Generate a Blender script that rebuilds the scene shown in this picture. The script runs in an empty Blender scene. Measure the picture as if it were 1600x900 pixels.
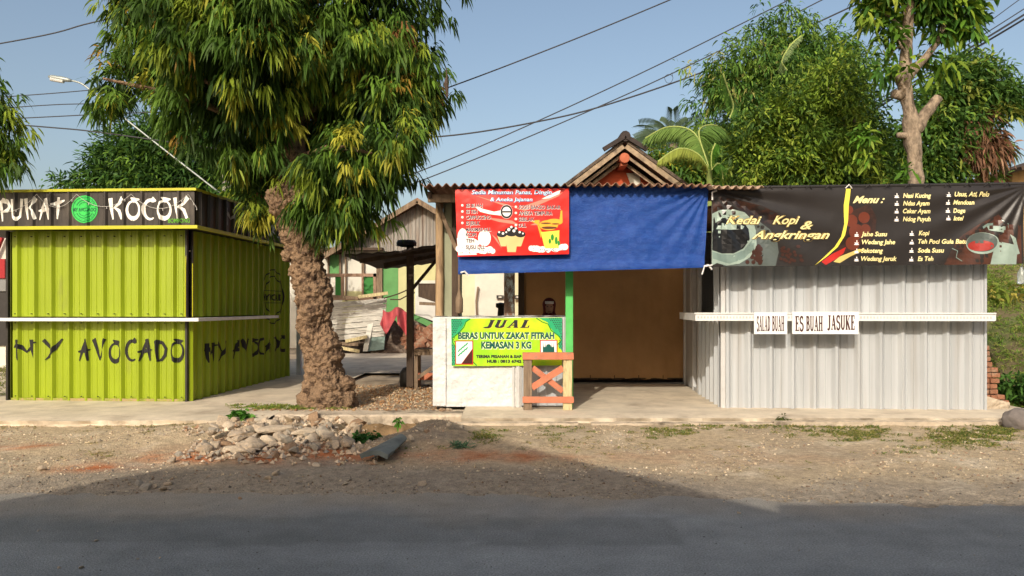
import bpy, bmesh, math, random
import numpy as np
from mathutils import Vector, Matrix, noise, Quaternion
random.seed(7); rng = np.random.default_rng(7)
sc = bpy.context.scene
R = math.radians
# ---------------------------------------------------------------- camera
F = 1170.0; CH = 1.5
cam = bpy.data.objects.new('camera', bpy.data.cameras.new('camera'))
sc.collection.objects.link(cam)
cam.location = (0, 0, CH); cam.rotation_euler = (R(90), 0, 0)
cam.data.sensor_width = 36; cam.data.lens = 36 * F / 1600
cam.data.shift_y = 28 / 1600
cam.data.clip_end = 2000
sc.camera = cam
# ---------------------------------------------------------------- light
AZ = R(17); EL = R(29.5)
SUN_DIR = Vector((math.sin(AZ) * math.cos(EL), math.cos(AZ) * math.cos(EL), -math.sin(EL)))
world = bpy.data.worlds.new("World"); sc.world = world; world.use_nodes = True
nt = world.node_tree; nt.nodes.clear()
wo = nt.nodes.new('ShaderNodeOutputWorld'); bg = nt.nodes.new('ShaderNodeBackground')
sky = nt.nodes.new('ShaderNodeTexSky'); sky.sky_type = 'NISHITA'; sky.sun_disc = False
sky.sun_elevation = EL; sky.sun_rotation = R(197); sky.air_density = 1.0; sky.dust_density = 4.0; sky.ozone_density = 1.6
bg.inputs[1].default_value = 0.138
tint = nt.nodes.new('ShaderNodeMix'); tint.data_type = 'RGBA'; tint.blend_type = 'MULTIPLY'; tint.inputs[0].default_value = 1
tint.inputs[7].default_value = (1.0, .93, .83, 1); nt.links.new(sky.outputs[0], tint.inputs[6]); nt.links.new(tint.outputs[2], bg.inputs[0]); nt.links.new(bg.outputs[0], wo.inputs[0])
sun = bpy.data.objects.new('sun', bpy.data.lights.new('sun', 'SUN'))
sc.collection.objects.link(sun); sun.data.energy = 2.5; sun.data.angle = R(0.4); sun.data.color = (1.0, 0.92, 0.80)
sun.rotation_euler = SUN_DIR.to_track_quat('-Z', 'Y').to_euler(); sun.location = (-5, -20, 15)
sc.view_settings.view_transform = 'Standard'; sc.view_settings.look = 'None'
sc.view_settings.exposure = 0.5; sc.view_settings.gamma = 1; sc.view_settings.use_curve_mapping = False

# ---------------------------------------------------------------- helpers
def P(px, py, Y):
    return Vector(((px - 800) * Y / F, Y, CH - (py - 478) * Y / F))
def lin(r, g, b, k=1.0):
    f = lambda c: ((c / 255 + 0.055) / 1.055) ** 2.4 if c > 10 else c / 255 / 12.92
    return (f(r) * k, f(g) * k, f(b) * k)
MATS = {}
def mat(name, col, rough=.8, var=.2, vs=4, bump=.0, bs=40, col2=None, lo=.5, hi=.65, c2s=3, metal=0, spec=.3,
        st=(1, 1, 1), attr=False, fine=0, alpha=None, transl=0, detail=5, bdist=.02):
    if name in MATS: return MATS[name]
    m = bpy.data.materials.new(name); m.use_nodes = True; MATS[name] = m
    n = m.node_tree.nodes; l = m.node_tree.links
    b = n['Principled BSDF']; out = n['Material Output']
    tc = n.new('ShaderNodeTexCoord'); mp = n.new('ShaderNodeMapping'); mp.inputs['Scale'].default_value = st
    l.new(tc.outputs['Object'], mp.inputs[0])
    if attr:
        a = n.new('ShaderNodeAttribute'); a.attribute_name = 'tint'; src = a.outputs['Color']
    else:
        c = n.new('ShaderNodeRGB'); c.outputs[0].default_value = (*col, 1); src = c.outputs[0]
    if col2:
        nz = n.new('ShaderNodeTexNoise'); nz.inputs['Scale'].default_value = c2s; nz.inputs['Detail'].default_value = 7
        nz.inputs['Roughness'].default_value = .65
        l.new(mp.outputs[0], nz.inputs[0])
        mr = n.new('ShaderNodeMapRange'); mr.inputs[1].default_value = lo; mr.inputs[2].default_value = hi
        l.new(nz.outputs[0], mr.inputs[0])
        mx = n.new('ShaderNodeMix'); mx.data_type = 'RGBA'; l.new(mr.outputs[0], mx.inputs[0])
        l.new(src, mx.inputs[6]); mx.inputs[7].default_value = (*col2, 1); src = mx.outputs[2]
    if var:
        nz = n.new('ShaderNodeTexNoise'); nz.inputs['Scale'].default_value = vs; nz.inputs['Detail'].default_value = detail
        nz.inputs['Roughness'].default_value = .6
        l.new(mp.outputs[0], nz.inputs[0])
        mr = n.new('ShaderNodeMapRange'); mr.inputs[1].default_value = .3; mr.inputs[2].default_value = .7
        mr.inputs[3].default_value = 1 - var; mr.inputs[4].default_value = 1 + var * .6
        l.new(nz.outputs[0], mr.inputs[0])
        vm = n.new('ShaderNodeVectorMath'); vm.operation = 'SCALE'
        l.new(src, vm.inputs[0]); l.new(mr.outputs[0], vm.inputs['Scale']); src = vm.outputs[0]
    if fine:
        nz = n.new('ShaderNodeTexNoise'); nz.inputs['Scale'].default_value = 85; nz.inputs['Detail'].default_value = 3; l.new(mp.outputs[0], nz.inputs[0])
        mr = n.new('ShaderNodeMapRange'); mr.inputs[1].default_value = .32; mr.inputs[2].default_value = .68; mr.inputs[3].default_value = 1 - fine; mr.inputs[4].default_value = 1 + fine
        l.new(nz.outputs[0], mr.inputs[0]); vm = n.new('ShaderNodeVectorMath'); vm.operation = 'SCALE'; l.new(src, vm.inputs[0]); l.new(mr.outputs[0], vm.inputs['Scale']); src = vm.outputs[0]
    l.new(src, b.inputs['Base Color'])
    b.inputs['Roughness'].default_value = rough; b.inputs['Metallic'].default_value = metal
    b.inputs['Specular IOR Level'].default_value = spec
    if alpha is not None:
        b.inputs['Transmission Weight'].default_value = alpha
    if bump:
        nz = n.new('ShaderNodeTexNoise'); nz.inputs['Scale'].default_value = bs; nz.inputs['Detail'].default_value = 8
        l.new(mp.outputs[0], nz.inputs[0])
        bp = n.new('ShaderNodeBump'); bp.inputs['Strength'].default_value = bump; bp.inputs['Distance'].default_value = bdist
        l.new(nz.outputs[0], bp.inputs['Height']); l.new(bp.outputs[0], b.inputs['Normal'])
    if transl:
        tr = n.new('ShaderNodeBsdfTranslucent'); ms = n.new('ShaderNodeMixShader'); ms.inputs[0].default_value = transl
        l.new(src, tr.inputs[0]); l.new(b.outputs[0], ms.inputs[1]); l.new(tr.outputs[0], ms.inputs[2])
        l.new(ms.outputs[0], out.inputs[0])
    return m

class MB:
    def __init__(s, M=None):
        s.v = []; s.f = []; s.mi = []; s.cur = 0; s.M = M; s.sm = False
    def add(s, vs, fs):
        o = len(s.v)
        s.v += [(s.M @ Vector(p)) if s.M else Vector(p) for p in vs]
        for f in fs: s.f.append([i + o for i in f]); s.mi.append(s.cur)
        return s
    def box(s, x0, x1, y0, y1, z0, z1):
        return s.add([(x0, y0, z0), (x1, y0, z0), (x1, y1, z0), (x0, y1, z0), (x0, y0, z1), (x1, y0, z1), (x1, y1, z1), (x0, y1, z1)],
                     [(0, 3, 2, 1), (4, 5, 6, 7), (0, 1, 5, 4), (1, 2, 6, 5), (2, 3, 7, 6), (3, 0, 4, 7)])
    def beam(s, p, q, w, h, up=(0, 0, 1), taper=1):
        p = Vector(p); q = Vector(q); d = (q - p).normalized(); up = Vector(up)
        sd = d.cross(up)
        if sd.length < 1e-3: sd = d.cross(Vector((0, 1, 0)))
        sd.normalize(); u = sd.cross(d).normalized()
        vs = []
        for c, k in ((p, 1), (q, taper)):
            for a, b in ((-1, -1), (1, -1), (1, 1), (-1, 1)):
                vs.append(c + sd * a * w / 2 * k + u * b * h / 2 * k)
        return s.add(vs, [(0, 1, 2, 3), (7, 6, 5, 4), (0, 4, 5, 1), (1, 5, 6, 2), (2, 6, 7, 3), (3, 7, 4, 0)])
    def tube(s, pts, rr, n=8, cap=True, disp=None):
        pts = [Vector(p) for p in pts]
        if not hasattr(rr, '__len__'): rr = [rr] * len(pts)
        vs = []; ref = Vector((0, 1, 0.01)).normalized()
        for i, p in enumerate(pts):
            d = (pts[min(i + 1, len(pts) - 1)] - pts[max(i - 1, 0)]).normalized()
            if abs(d.dot(ref)) > .95: a = d.orthogonal().normalized()
            else: a = (ref - d * ref.dot(d)).normalized()
            b = d.cross(a)
            for k in range(n):
                t = 2 * math.pi * k / n
                dr = a * math.cos(t) + b * math.sin(t)
                q = p + dr * rr[i]
                if disp: q = q + dr * disp(q)
                vs.append(q)
        fs = []
        for i in range(len(pts) - 1):
            for k in range(n):
                k2 = (k + 1) % n
                fs.append((i * n + k, i * n + k2, (i + 1) * n + k2, (i + 1) * n + k))
        if cap:
            fs.append(tuple(range(n - 1, -1, -1))); fs.append(tuple((len(pts) - 1) * n + k for k in range(n)))
        return s.add(vs, fs)
    def lathe(s, c, prof, n=12, M=None):
        c = Vector(c); vs = []
        for r, z in prof:
            for k in range(n):
                t = 2 * math.pi * k / n; q = Vector((r * math.cos(t), r * math.sin(t), z))
                if M: q = M @ q
                vs.append(c + q)
        fs = []
        for i in range(len(prof) - 1):
            for k in range(n):
                k2 = (k + 1) % n; fs.append((i * n + k, i * n + k2, (i + 1) * n + k2, (i + 1) * n + k))
        fs.append(tuple(range(n - 1, -1, -1))); fs.append(tuple((len(prof) - 1) * n + k for k in range(n)))
        return s.add(vs, fs)
    def prism(s, poly, y0, y1):   # poly in (x,z), extruded along y
        n = len(poly)
        vs = [(x, y0, z) for x, z in poly] + [(x, y1, z) for x, z in poly]
        fs = [tuple(range(n)), tuple(range(2 * n - 1, n - 1, -1))] + [(i, i + n, (i + 1) % n + n, (i + 1) % n) for i in range(n)]
        return s.add(vs, fs)
    def grid(s, nx, ny, f):
        vs = [f(i / nx, j / ny) for j in range(ny + 1) for i in range(nx + 1)]
        return s.add(vs, [(j * (nx + 1) + i, j * (nx + 1) + i + 1, (j + 1) * (nx + 1) + i + 1, (j + 1) * (nx + 1) + i) for j in range(ny) for i in range(nx)])

def link(o): sc.collection.objects.link(o); return o
INV = {}
def thing(name, loc, label, cat, group=None, rz=0, kind=None):
    o = link(bpy.data.objects.new(name, None)); o.location = loc; o.rotation_euler = (0, 0, rz)
    o.empty_display_size = .2
    o['label'] = label; o['category'] = cat
    if group: o['group'] = group
    INV[o.name] = (Matrix.Translation(Vector(loc)) @ Matrix.Rotation(rz, 4, 'Z')).inverted()
    return o
def build(name, mb, m, parent=None, label=None, cat=None, group=None, kind=None, smooth=False, bevel=0, solid=0, origin=None):
    me = bpy.data.meshes.new(name)
    if parent is not None: inv = INV[parent.name]
    else:
        if origin is None:
            xs = [p.x for p in mb.v]; ys = [p.y for p in mb.v]; zs = [p.z for p in mb.v]
            origin = Vector(((min(xs) + max(xs)) / 2, (min(ys) + max(ys)) / 2, min(zs)))
        inv = Matrix.Translation(-Vector(origin))
    me.from_pydata([tuple(inv @ p) for p in mb.v], [], mb.f)
    for mm in (m if isinstance(m, (list, tuple)) else [m]): me.materials.append(mm)
    if any(mb.mi): me.polygons.foreach_set('material_index', mb.mi)
    if smooth: me.polygons.foreach_set('use_smooth', [True] * len(me.polygons))
    me.update()
    o = link(bpy.data.objects.new(name, me))
    if parent is not None: o.parent = parent; INV[o.name] = inv
    else: o.location = origin; INV[o.name] = inv
    if label: o['label'] = label
    if cat: o['category'] = cat
    if group: o['group'] = group
    if kind: o['kind'] = kind
    if solid:
        md = o.modifiers.new('s', 'SOLIDIFY'); md.thickness = solid; md.offset = 0
    if bevel:
        md = o.modifiers.new('b', 'BEVEL'); md.width = bevel; md.segments = 1; md.limit_method = 'ANGLE'
    return o
def N3(x, y, z=0, s=1.0): return noise.noise(Vector((x * s, y * s, z * s)))
def FB(x, y, z=0, s=1.0, o=4): return noise.fractal(Vector((x * s, y * s, z * s)), .9, 2.1, o)

# ---- 2D print helper: list of (polygon verts, layer) in surface (u,v) metres
_cache = {}
def bfont(txt, shear=0, bold=0):
    key = (txt, shear, bold)
    if key in _cache: return _cache[key]
    cu = bpy.data.curves.new('t', 'FONT'); cu.body = txt; cu.size = 1; cu.shear = shear; cu.offset = bold; cu.resolution_u = 3
    o = link(bpy.data.objects.new('t', cu)); dg = bpy.context.evaluated_depsgraph_get(); dg.update()
    me = o.evaluated_get(dg).to_mesh()
    v = [(p.co.x, p.co.y) for p in me.vertices]; f = [tuple(p.vertices) for p in me.polygons]
    bpy.data.objects.remove(o); bpy.data.curves.remove(cu)
    _cache[key] = (v, f); return v, f
CAP = None
def txt_polys(txt, u0, u1, v0, v1, shear=0, bold=0):
    """caps fill height v0..v1, text width fills u0..u1; returns (verts, faces)"""
    v, f = bfont(txt, shear, bold)
    xs = [p[0] for p in v]; a, b = min(xs), max(xs); cap = .73
    return [(u0 + (x - a) / (b - a) * (u1 - u0), v0 + y / cap * (v1 - v0)) for x, y in v], f
def stroke_polys(strokes, nib=None):
    """strokes: list of [(x,y,w)...] -> list of quads"""
    out = []
    for st in strokes:
        L = []; Rr = []
        for i, (x, y, w) in enumerate(st):
            x0, y0 = st[max(i - 1, 0)][:2]; x1, y1 = st[min(i + 1, len(st) - 1)][:2]
            dx, dy = x1 - x0, y1 - y0; d = math.hypot(dx, dy) or 1
            nx, ny = -dy / d, dx / d
            if nib: w = nib[0] + (nib[1] - nib[0]) * abs(dy / d) ** 1.3 if w is None else w
            L.append((x + nx * w / 2, y + ny * w / 2)); Rr.append((x - nx * w / 2, y - ny * w / 2))
        v = L + Rr; n = len(L)
        out.append((v, [(i, i + 1, n + i + 1, n + i) for i in range(n - 1)]))
    return out
def arc(cx, cy, rx, ry, a0, a1, w0, w1, n=10, wm=None):
    o = []
    for i in range(n + 1):
        t = i / n; a = R(a0 + (a1 - a0) * t)
        w = None if w0 is None else (w0 + (w1 - w0) * t if wm is None else (w0 * (1 - t) ** 2 + 2 * wm * t * (1 - t) * 1.0 + w1 * t * t))
        o.append((cx + rx * math.cos(a), cy + ry * math.sin(a), w))
    return o
BR = {  # brush alphabet, (advance, strokes)
 'M': (1.15, [[(.16, .98, .13), (.17, .5, .1), (.25, .02, .02)], [(0, .6, .02), (.12, .74, .16), (.36, .62, .13), (.58, .4, .07), (.8, .62, .1)], [(.82, .98, .16), (.84, .5, .12), (.9, .05, .03)], [(.8, .82, .1), (1.06, .86, .03)]]),
 'Y': (.95, [[(.05, .95, .12), (.25, .72, .1), (.42, .5, .04)], [(.9, 1.0, .05), (.6, .6, .12), (.3, .15, .07), (.12, .0, .02)]]),
 'A': (.9, [[(.52, 1.0, .05), (.32, .55, .12), (.1, .0, .04)], [(.5, 1.0, .14), (.62, .5, .14), (.72, .02, .05)], [(.02, .42, .04), (.4, .46, .12), (.82, .52, .03)]]),
 'V': (.85, [[(.02, .98, .16), (.25, .5, .12), (.42, .03, .04)], [(.8, 1.0, .1), (.6, .5, .07), (.42, .02, .04)]]),
 'O': (.95, [arc(.45, .42, .36, .4, 75, 265, .05, .14, 12), arc(.45, .42, .36, .4, 265, 430, .14, .05, 12), [(.3, .98, .03), (.5, .86, .16), (.82, .9, .03)]]),
 'C': (.8, [arc(.48, .46, .38, .44, 60, 300, .08, .04, 14, .16), [(.5, .86, .08), (.62, .92, .18), (.8, .86, .04)]]),
 'D': (.9, [[(.2, .95, .14), (.2, .5, .1), (.26, .02, .05)], [(.0, .88, .04), (.2, .92, .12), (.5, .86, .1), (.72, .6, .12), (.66, .3, .12), (.45, .1, .09), (.2, .04, .03)]]),
 'K': (.95, [[(.1, .98, .16), (.16, .5, .12), (.26, .0, .05)], [(.82, 1.0, .16), (.6, .72, .1), (.28, .52, .04)], [(.34, .56, .05), (.6, .4, .12), (.78, .02, .1)]]),
 'P': (.8, [[(.1, .92, .12), (.16, .5, .12), (.22, -.05, .05)], [(.0, .78, .05), (.25, .92, .16), (.56, .86, .14), (.72, .66, .14), (.56, .46, .13), (.2, .38, .04)]]),
 'U': (.9, [[(.1, .95, .17), (.1, .5, .15), (.16, .12, .14), (.38, .02, .12), (.62, .14, .1), (.7, .5, .1), (.74, .96, .14)]]),
 'T': (.95, [[(.5, 1.0, .12), (.46, .5, .14), (.4, .0, .06)], [(.02, .68, .05), (.4, .72, .14), (.92, .86, .04)]]),
 'L': (.75, [[(.2, .98, .14), (.16, .5, .12), (.14, .1, .14)], [(.12, .08, .14), (.4, .04, .12), (.7, .1, .03)]]),
}
SE = {  # serif alphabet, None = width from the nib
 'S': (.62, [arc(.3, .74, .22, .22, 25, 270, None, None, 10), arc(.3, .26, .24, .25, 90, -155, None, None, 10), [(.51, .7, .06), (.51, .98, .06)], [(.06, .02, .06), (.06, .3, .06)]]),
 'A': (.8, [[(.38, 1.0, .07), (.12, .04, .07)], [(.38, 1.0, .17), (.62, .04, .17)], [(.2, .33, .07), (.52, .33, .07)], [(.0, .03, .06), (.26, .03, .06)], [(.46, .03, .06), (.78, .03, .06)]]),
 'L': (.62, [[(.17, .0, .17), (.17, 1.0, .17)], [(.0, .97, .06), (.34, .97, .06)], [(.0, .03, .06), (.55, .03, .06)], [(.53, .0, .06), (.53, .28, .06)]]),
 'D': (.74, [[(.17, .0, .17), (.17, 1.0, .17)], [(.0, .97, .06), (.34, .97, .06)], [(.0, .03, .06), (.34, .03, .06)], [(.26, .97, .06)] + arc(.3, .5, .3, .46, 90, -90, None, None, 12)]),
 'B': (.7, [[(.17, .0, .17), (.17, 1.0, .17)], [(.0, .97, .06), (.34, .97, .06)], [(.0, .03, .06), (.34, .03, .06)], [(.24, .97, .06)] + arc(.3, .75, .22, .21, 90, -90, None, None, 8), [(.24, .53, .06)] + arc(.32, .28, .26, .24, 90, -90, None, None, 8)]),
 'U': (.74, [[(.15, 1.0, .16), (.15, .3, .16)] + arc(.35, .28, .2, .24, 180, 360, None, None, 8), [(.56, .24, .13), (.56, 1.0, .13)], [(.0, .97, .06), (.3, .97, .06)], [(.46, .97, .06), (.7, .97, .06)]]),
 'H': (.8, [[(.16, .0, .16), (.16, 1.0, .16)], [(.6, .0, .16), (.6, 1.0, .16)], [(.16, .52, .07), (.6, .52, .07)], [(.0, .97, .06), (.32, .97, .06)], [(.0, .03, .06), (.32, .03, .06)], [(.44, .97, .06), (.76, .97, .06)], [(.44, .03, .06), (.76, .03, .06)]]),
 'E': (.64, [[(.17, .0, .17), (.17, 1.0, .17)], [(.0, .97, .06), (.56, .97, .06)], [(.0, .03, .06), (.58, .03, .06)], [(.17, .52, .07), (.42, .52, .07)], [(.54, .74, .06), (.54, 1.0, .06)], [(.56, .0, .06), (.56, .27, .06)], [(.42, .4, .06), (.42, .64, .06)]]),
 'J': (.55, [[(.36, 1.0, .17), (.36, .2, .17)] + arc(.2, .2, .16, .2, 0, -150, None, None, 8), [(.18, .97, .06), (.54, .97, .06)]]),
 'K': (.8, [[(.16, .0, .17), (.16, 1.0, .17)], [(.62, .97, .07), (.24, .42, .07)], [(.3, .56, .17), (.62, .03, .17)], [(.0, .97, .06), (.32, .97, .06)], [(.0, .03, .06), (.32, .03, .06)], [(.48, .97, .06), (.76, .97, .06)], [(.46, .03, .06), (.78, .03, .06)]]),
}
def stroke_text(font, s, u0, u1, v0, v1, nib=None, gap=.1, space=.5, shear=0, wob=0):
    wk = 1.55 if font is BR else 1.4
    nib = (nib[0] * 1.5, nib[1] * 1.08) if nib else None
    x = 0; G = []
    for k, ch in enumerate(s):
        if ch == ' ': x += space; continue
        adv, st = font[ch]
        dy = wob * math.sin(k * 2.3)
        G.append([[(px + x + shear * py, py + dy, w * wk if w else w) for px, py, w in q] for q in st]); x += adv + gap
    W = x - gap; sx = (u1 - u0) / W; sy = v1 - v0
    out = []
    for g in G:
        for v, f in stroke_polys(g, nib):
            out.append(([(u0 + a * sx, v0 + b * sy) for a, b in v], f))
    return out
class Surf:
    """a printable surface; fn(u,v,off)->world point. cuts: u and v breakpoint functions"""
    def __init__(s, fn, cu=None, cv=None, px=None): s.fn = fn; s.cu = cu; s.cv = cv; s.px = px
    def put(s, mb, v, f, off):
        bm = bmesh.new(); vs = [bm.verts.new((a, b, 0)) for a, b in v]
        for q in f:
            try: bm.faces.new([vs[i] for i in q])
            except ValueError: pass
        us = [p[0] for p in v]; ws = [p[1] for p in v]
        for cuts, no in ((s.cu, (1, 0, 0)), (s.cv, (0, 1, 0))):
            if not cuts: continue
            a, b = (min(us), max(us)) if no[0] else (min(ws), max(ws))
            for c in cuts(a, b):
                if a < c < b:
                    g = bm.verts[:] + bm.edges[:] + bm.faces[:]
                    bmesh.ops.bisect_plane(bm, geom=g, plane_co=(c, 0, 0) if no[0] else (0, c, 0), plane_no=no)
        bm.verts.ensure_lookup_table(); bm.verts.index_update()
        fl = []
        for q in bm.faces:
            idx = [w.index for w in q.verts]
            if q.normal.z > 0: pass
            else: idx = idx[::-1]
            fl.append(idx)
        mb.add([s.fn(w.co.x, w.co.y, off) for w in bm.verts], fl); bm.free()
    def poly(s, mb, pts, off): s.put(mb, pts, [tuple(range(len(pts)))], off)
    def pxpoly(s, mb, pts, off): s.poly(mb, [s.px(*p) for p in pts], off)
    def ell(s, mb, cx, cy, rx, ry, off, a0=0, a1=360, n=28, inner=None):   # px units
        A = [R(a0 + (a1 - a0) * i / n) for i in range(n + 1)]
        if inner is None:
            pts = [s.px(cx + rx * math.cos(a), cy - ry * math.sin(a)) for a in A]
            if a1 - a0 >= 360: pts = pts[:-1]
            s.poly(mb, pts, off)
        else:
            o = [s.px(cx + rx * math.cos(a), cy - ry * math.sin(a)) for a in A]
            i_ = [s.px(cx + rx * inner * math.cos(a), cy - ry * inner * math.sin(a)) for a in A]
            s.put(mb, o + i_, [(k, k + 1, n + 2 + k, n + 1 + k) for k in range(n)], off)
    def text(s, mb, t, x0, x1, yb, yt, off, shear=0, bold=0):
        u0, v0 = s.px(x0, yb); u1, v1 = s.px(x1, yt)
        v, f = txt_polys(t, u0, u1, v0, v1, shear, bold); s.put(mb, v, f, off)
    def stext(s, mb, font, t, x0, x1, yb, yt, off, **k):
        u0, v0 = s.px(x0, yb); u1, v1 = s.px(x1, yt)
        for i, (v, f) in enumerate(stroke_text(font, t, u0, u1, v0, v1, **k)): s.put(mb, v, f, off + .00025 * (i % 7))
def plane_px(M):
    """returns f(px,py)->(u,v) local coordinates on the local plane y=0 of frame M"""
    Mi = M.inverted(); o = Mi @ Vector((0, 0, CH))
    def f(px, py):
        d = Mi.to_3x3() @ Vector(((px - 800) / F, 1, -(py - 478) / F))
        t = -o.y / d.y; q = o + d * t
        return (q.x, q.z)
    return f
def corr_prof(period, ribw, h, ramp, minor=.004):
    def br(a, b):
        k0 = int(math.floor(a / period)) - 1; k1 = int(math.ceil(b / period)) + 1; o = []
        for k in range(k0, k1):
            b0 = k * period
            o += [b0, b0 + ramp, b0 + ramp + ribw, b0 + 2 * ramp + ribw]
            for c in (.42, .72): o += [b0 + period * c - .006, b0 + period * c, b0 + period * c + .006]
        return [x for x in o if a < x < b]
    def pf(u):
        t = u % period
        if t < ramp: return h * t / ramp
        if t < ramp + ribw: return h
        if t < 2 * ramp + ribw: return h * (2 * ramp + ribw - t) / ramp
        for c in (.42, .72):
            d = abs(t - period * c)
            if d < .006: return minor * (1 - d / .006)
        return 0
    return pf, br
def corr_panel(mb, M, u0, u1, v0, v1, pf, br, off=0, th=.0015, jit=0):
    """panel in local plane y=0 of M, bulging towards -y"""
    us = [u0] + br(u0 + 1e-4, u1 - 1e-4) + [u1]
    nv = 6
    vs = []; fs = []
    for j in range(nv + 1):
        z = v0 + (v1 - v0) * j / nv
        for u in us:
            vs.append(M @ Vector((u, -pf(u) - off - jit * N3(u * 1.3, z * 1.7, 3), z)))
    n = len(us)
    for j in range(nv):
        for i in range(n - 1): fs.append((j * n + i, j * n + i + 1, (j + 1) * n + i + 1, (j + 1) * n + i))
    mb.add(vs, fs)
# ---- leaves (vectorised)
def leaves_mesh(name, B, D, S, L, W, droop, col, m, parent, **kw):
    n = len(L); ts = [0, .3, .7, 1]
    def pt(t): return B + D * (L * t)[:, None] + np.stack([np.zeros(n), np.zeros(n), -droop * L * t * t], 1)
    p0 = pt(0); p1 = pt(.3); p2 = pt(.7); p3 = pt(1)
    w1 = S * (W * .5)[:, None]; w2 = S * (W * .42)[:, None]
    V = np.stack([p0, p1 - w1, p1 + w1, p2 - w2, p2 + w2, p3], 1).reshape(-1, 3)
    inv = np.array(INV[parent.name]) if parent is not None else np.eye(4)
    V = V @ inv[:3, :3].T + inv[:3, 3]
    b = np.arange(n) * 6
    tri1 = np.stack([b, b + 1, b + 2], 1); q = np.stack([b + 1, b + 3, b + 4, b + 2], 1); tri2 = np.stack([b + 3, b + 5, b + 4], 1)
    loops = np.concatenate([tri1, q, tri2], 1).reshape(-1)
    me = bpy.data.meshes.new(name); me.vertices.add(n * 6); me.vertices.foreach_set('co', V.reshape(-1))
    me.loops.add(len(loops)); me.loops.foreach_set('vertex_index', loops)
    me.polygons.add(n * 3)
    ls = np.stack([np.arange(n) * 10, np.arange(n) * 10 + 3, np.arange(n) * 10 + 7], 1).reshape(-1)
    me.polygons.foreach_set('loop_start', ls)
    at = me.attributes.new('tint', 'FLOAT_COLOR', 'POINT')
    c = np.repeat(np.concatenate([col, np.ones((n, 1))], 1), 6, 0); at.data.foreach_set('color', c.reshape(-1).astype(np.float32))
    me.update(calc_edges=True); me.validate()
    me.materials.append(m)
    o = link(bpy.data.objects.new(name, me))
    if parent is not None: o.parent = parent; INV[o.name] = INV[parent.name]
    for k, v in kw.items(): o[k] = v
    return o
def nrm(a): return a / np.maximum(np.linalg.norm(a, axis=1, keepdims=True), 1e-6)
def crown(name, blobs, ncl, nl, L, W, m, parent, pal, mode='hang', shell=.55, csize=.12, droop=.6, extra=None, sup=0, srad=.16, **kw):
    C = np.array([b[0] for b in blobs], float); Rd = np.array([b[1] for b in blobs], float)
    wts = np.array([b[2] if len(b) > 2 else 1 for b in blobs]) * (Rd.prod(1) ** (2 / 3)); wts /= wts.sum()
    n_all = ncl
    if sup: ncl = max(1, ncl // sup)
    bi = rng.choice(len(blobs), ncl, p=wts)
    d = nrm(rng.normal(size=(ncl, 3))); r = shell + (1.05 - shell) * rng.random(ncl) ** .6
    # lumpy radius so the outline is uneven
    lump = np.array([noise.noise(Vector((d[i, 0] * 2.2 + bi[i], d[i, 1] * 2.2, d[i, 2] * 2.2))) for i in range(ncl)])
    r *= 1 + .5 * lump
    pc = C[bi] + d * Rd[bi] * r[:, None]
    pi0 = None
    if sup:
        pr_ = np.array([q[1] for q in pal], float)
        pi0 = np.repeat(rng.choice(len(pal), ncl, p=pr_ / pr_.sum()), sup); ix = np.repeat(np.arange(ncl), sup)
        off = rng.normal(size=(len(ix), 3)) * srad * np.array([1, 1, .7]); pc = pc[ix] + off; d = nrm(d[ix] + off / srad * .35)
    if extra is not None:
        pc = np.concatenate([pc, np.array(extra)]); d = np.concatenate([d, nrm(rng.normal(size=(len(extra), 3)) * .3)])
    ncl = len(pc)
    pi = rng.choice(len(pal), ncl, p=np.array([p[1] for p in pal]) / sum(p[1] for p in pal))
    if pi0 is not None:
        k_ = rng.random(len(pi0)) < .55; pi[:len(pi0)][k_] = pi0[k_]
    cc = np.array([p[0] for p in pal])[pi] * (0.75 + .5 * rng.random((ncl, 1)))
    idx = np.repeat(np.arange(ncl), nl); n = len(idx)
    out = d[idx]; rr = rng.normal(size=(n, 3))
    if mode == 'hang': D = nrm(out * .55 + rr * np.array([.5, .5, .18]) + np.array([0, 0, -.25]))
    elif mode == 'star': D = nrm(out * .5 + rr * .7 + np.array([0, 0, .05]))
    else: D = nrm(out * .4 + rr * .6)
    B = pc[idx] + rr * csize * .35 + rng.normal(size=(n, 3)) * csize * .5
    Sd = nrm(np.cross(D, nrm(rng.normal(size=(n, 3)) * .6 + np.array([0, 0, 1.0])) if mode != 'hang' else nrm(rng.normal(size=(n, 3)))))
    LL = L * (.6 + .7 * rng.random(n)); WW = W * (.7 + .6 * rng.random(n))
    col = cc[idx] * (.8 + .4 * rng.random((n, 1)))
    return leaves_mesh(name, B, D, Sd, LL, WW, droop * (.5 + rng.random(n)), np.clip(col, 0, 1), m, parent, **kw)
def px_blobs(lst, Y, sq=.8):
    o = []
    for b in lst:
        cx, cy, r = b[:3]; dy = b[3] if len(b) > 3 else 0; k = (Y) / F
        p = P(cx, cy, Y); o.append(((p.x, Y + dy, p.z), (r * k, r * k * sq, r * k * (b[4] if len(b) > 4 else 1)), b[5] if len(b) > 5 else 1))
    return o
def smooth_path(pts, n):
    out = []
    pts = [Vector(p) for p in pts]
    for i in range(len(pts) - 1):
        a = pts[max(i - 1, 0)]; b = pts[i]; c = pts[i + 1]; d = pts[min(i + 2, len(pts) - 1)]
        for k in range(n):
            t = k / n
            out.append(.5 * ((2 * b) + (c - a) * t + (2 * a - 5 * b + 4 * c - d) * t * t + (3 * b - a - 3 * c + d) * t ** 3))
    out.append(pts[-1]); return out
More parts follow.
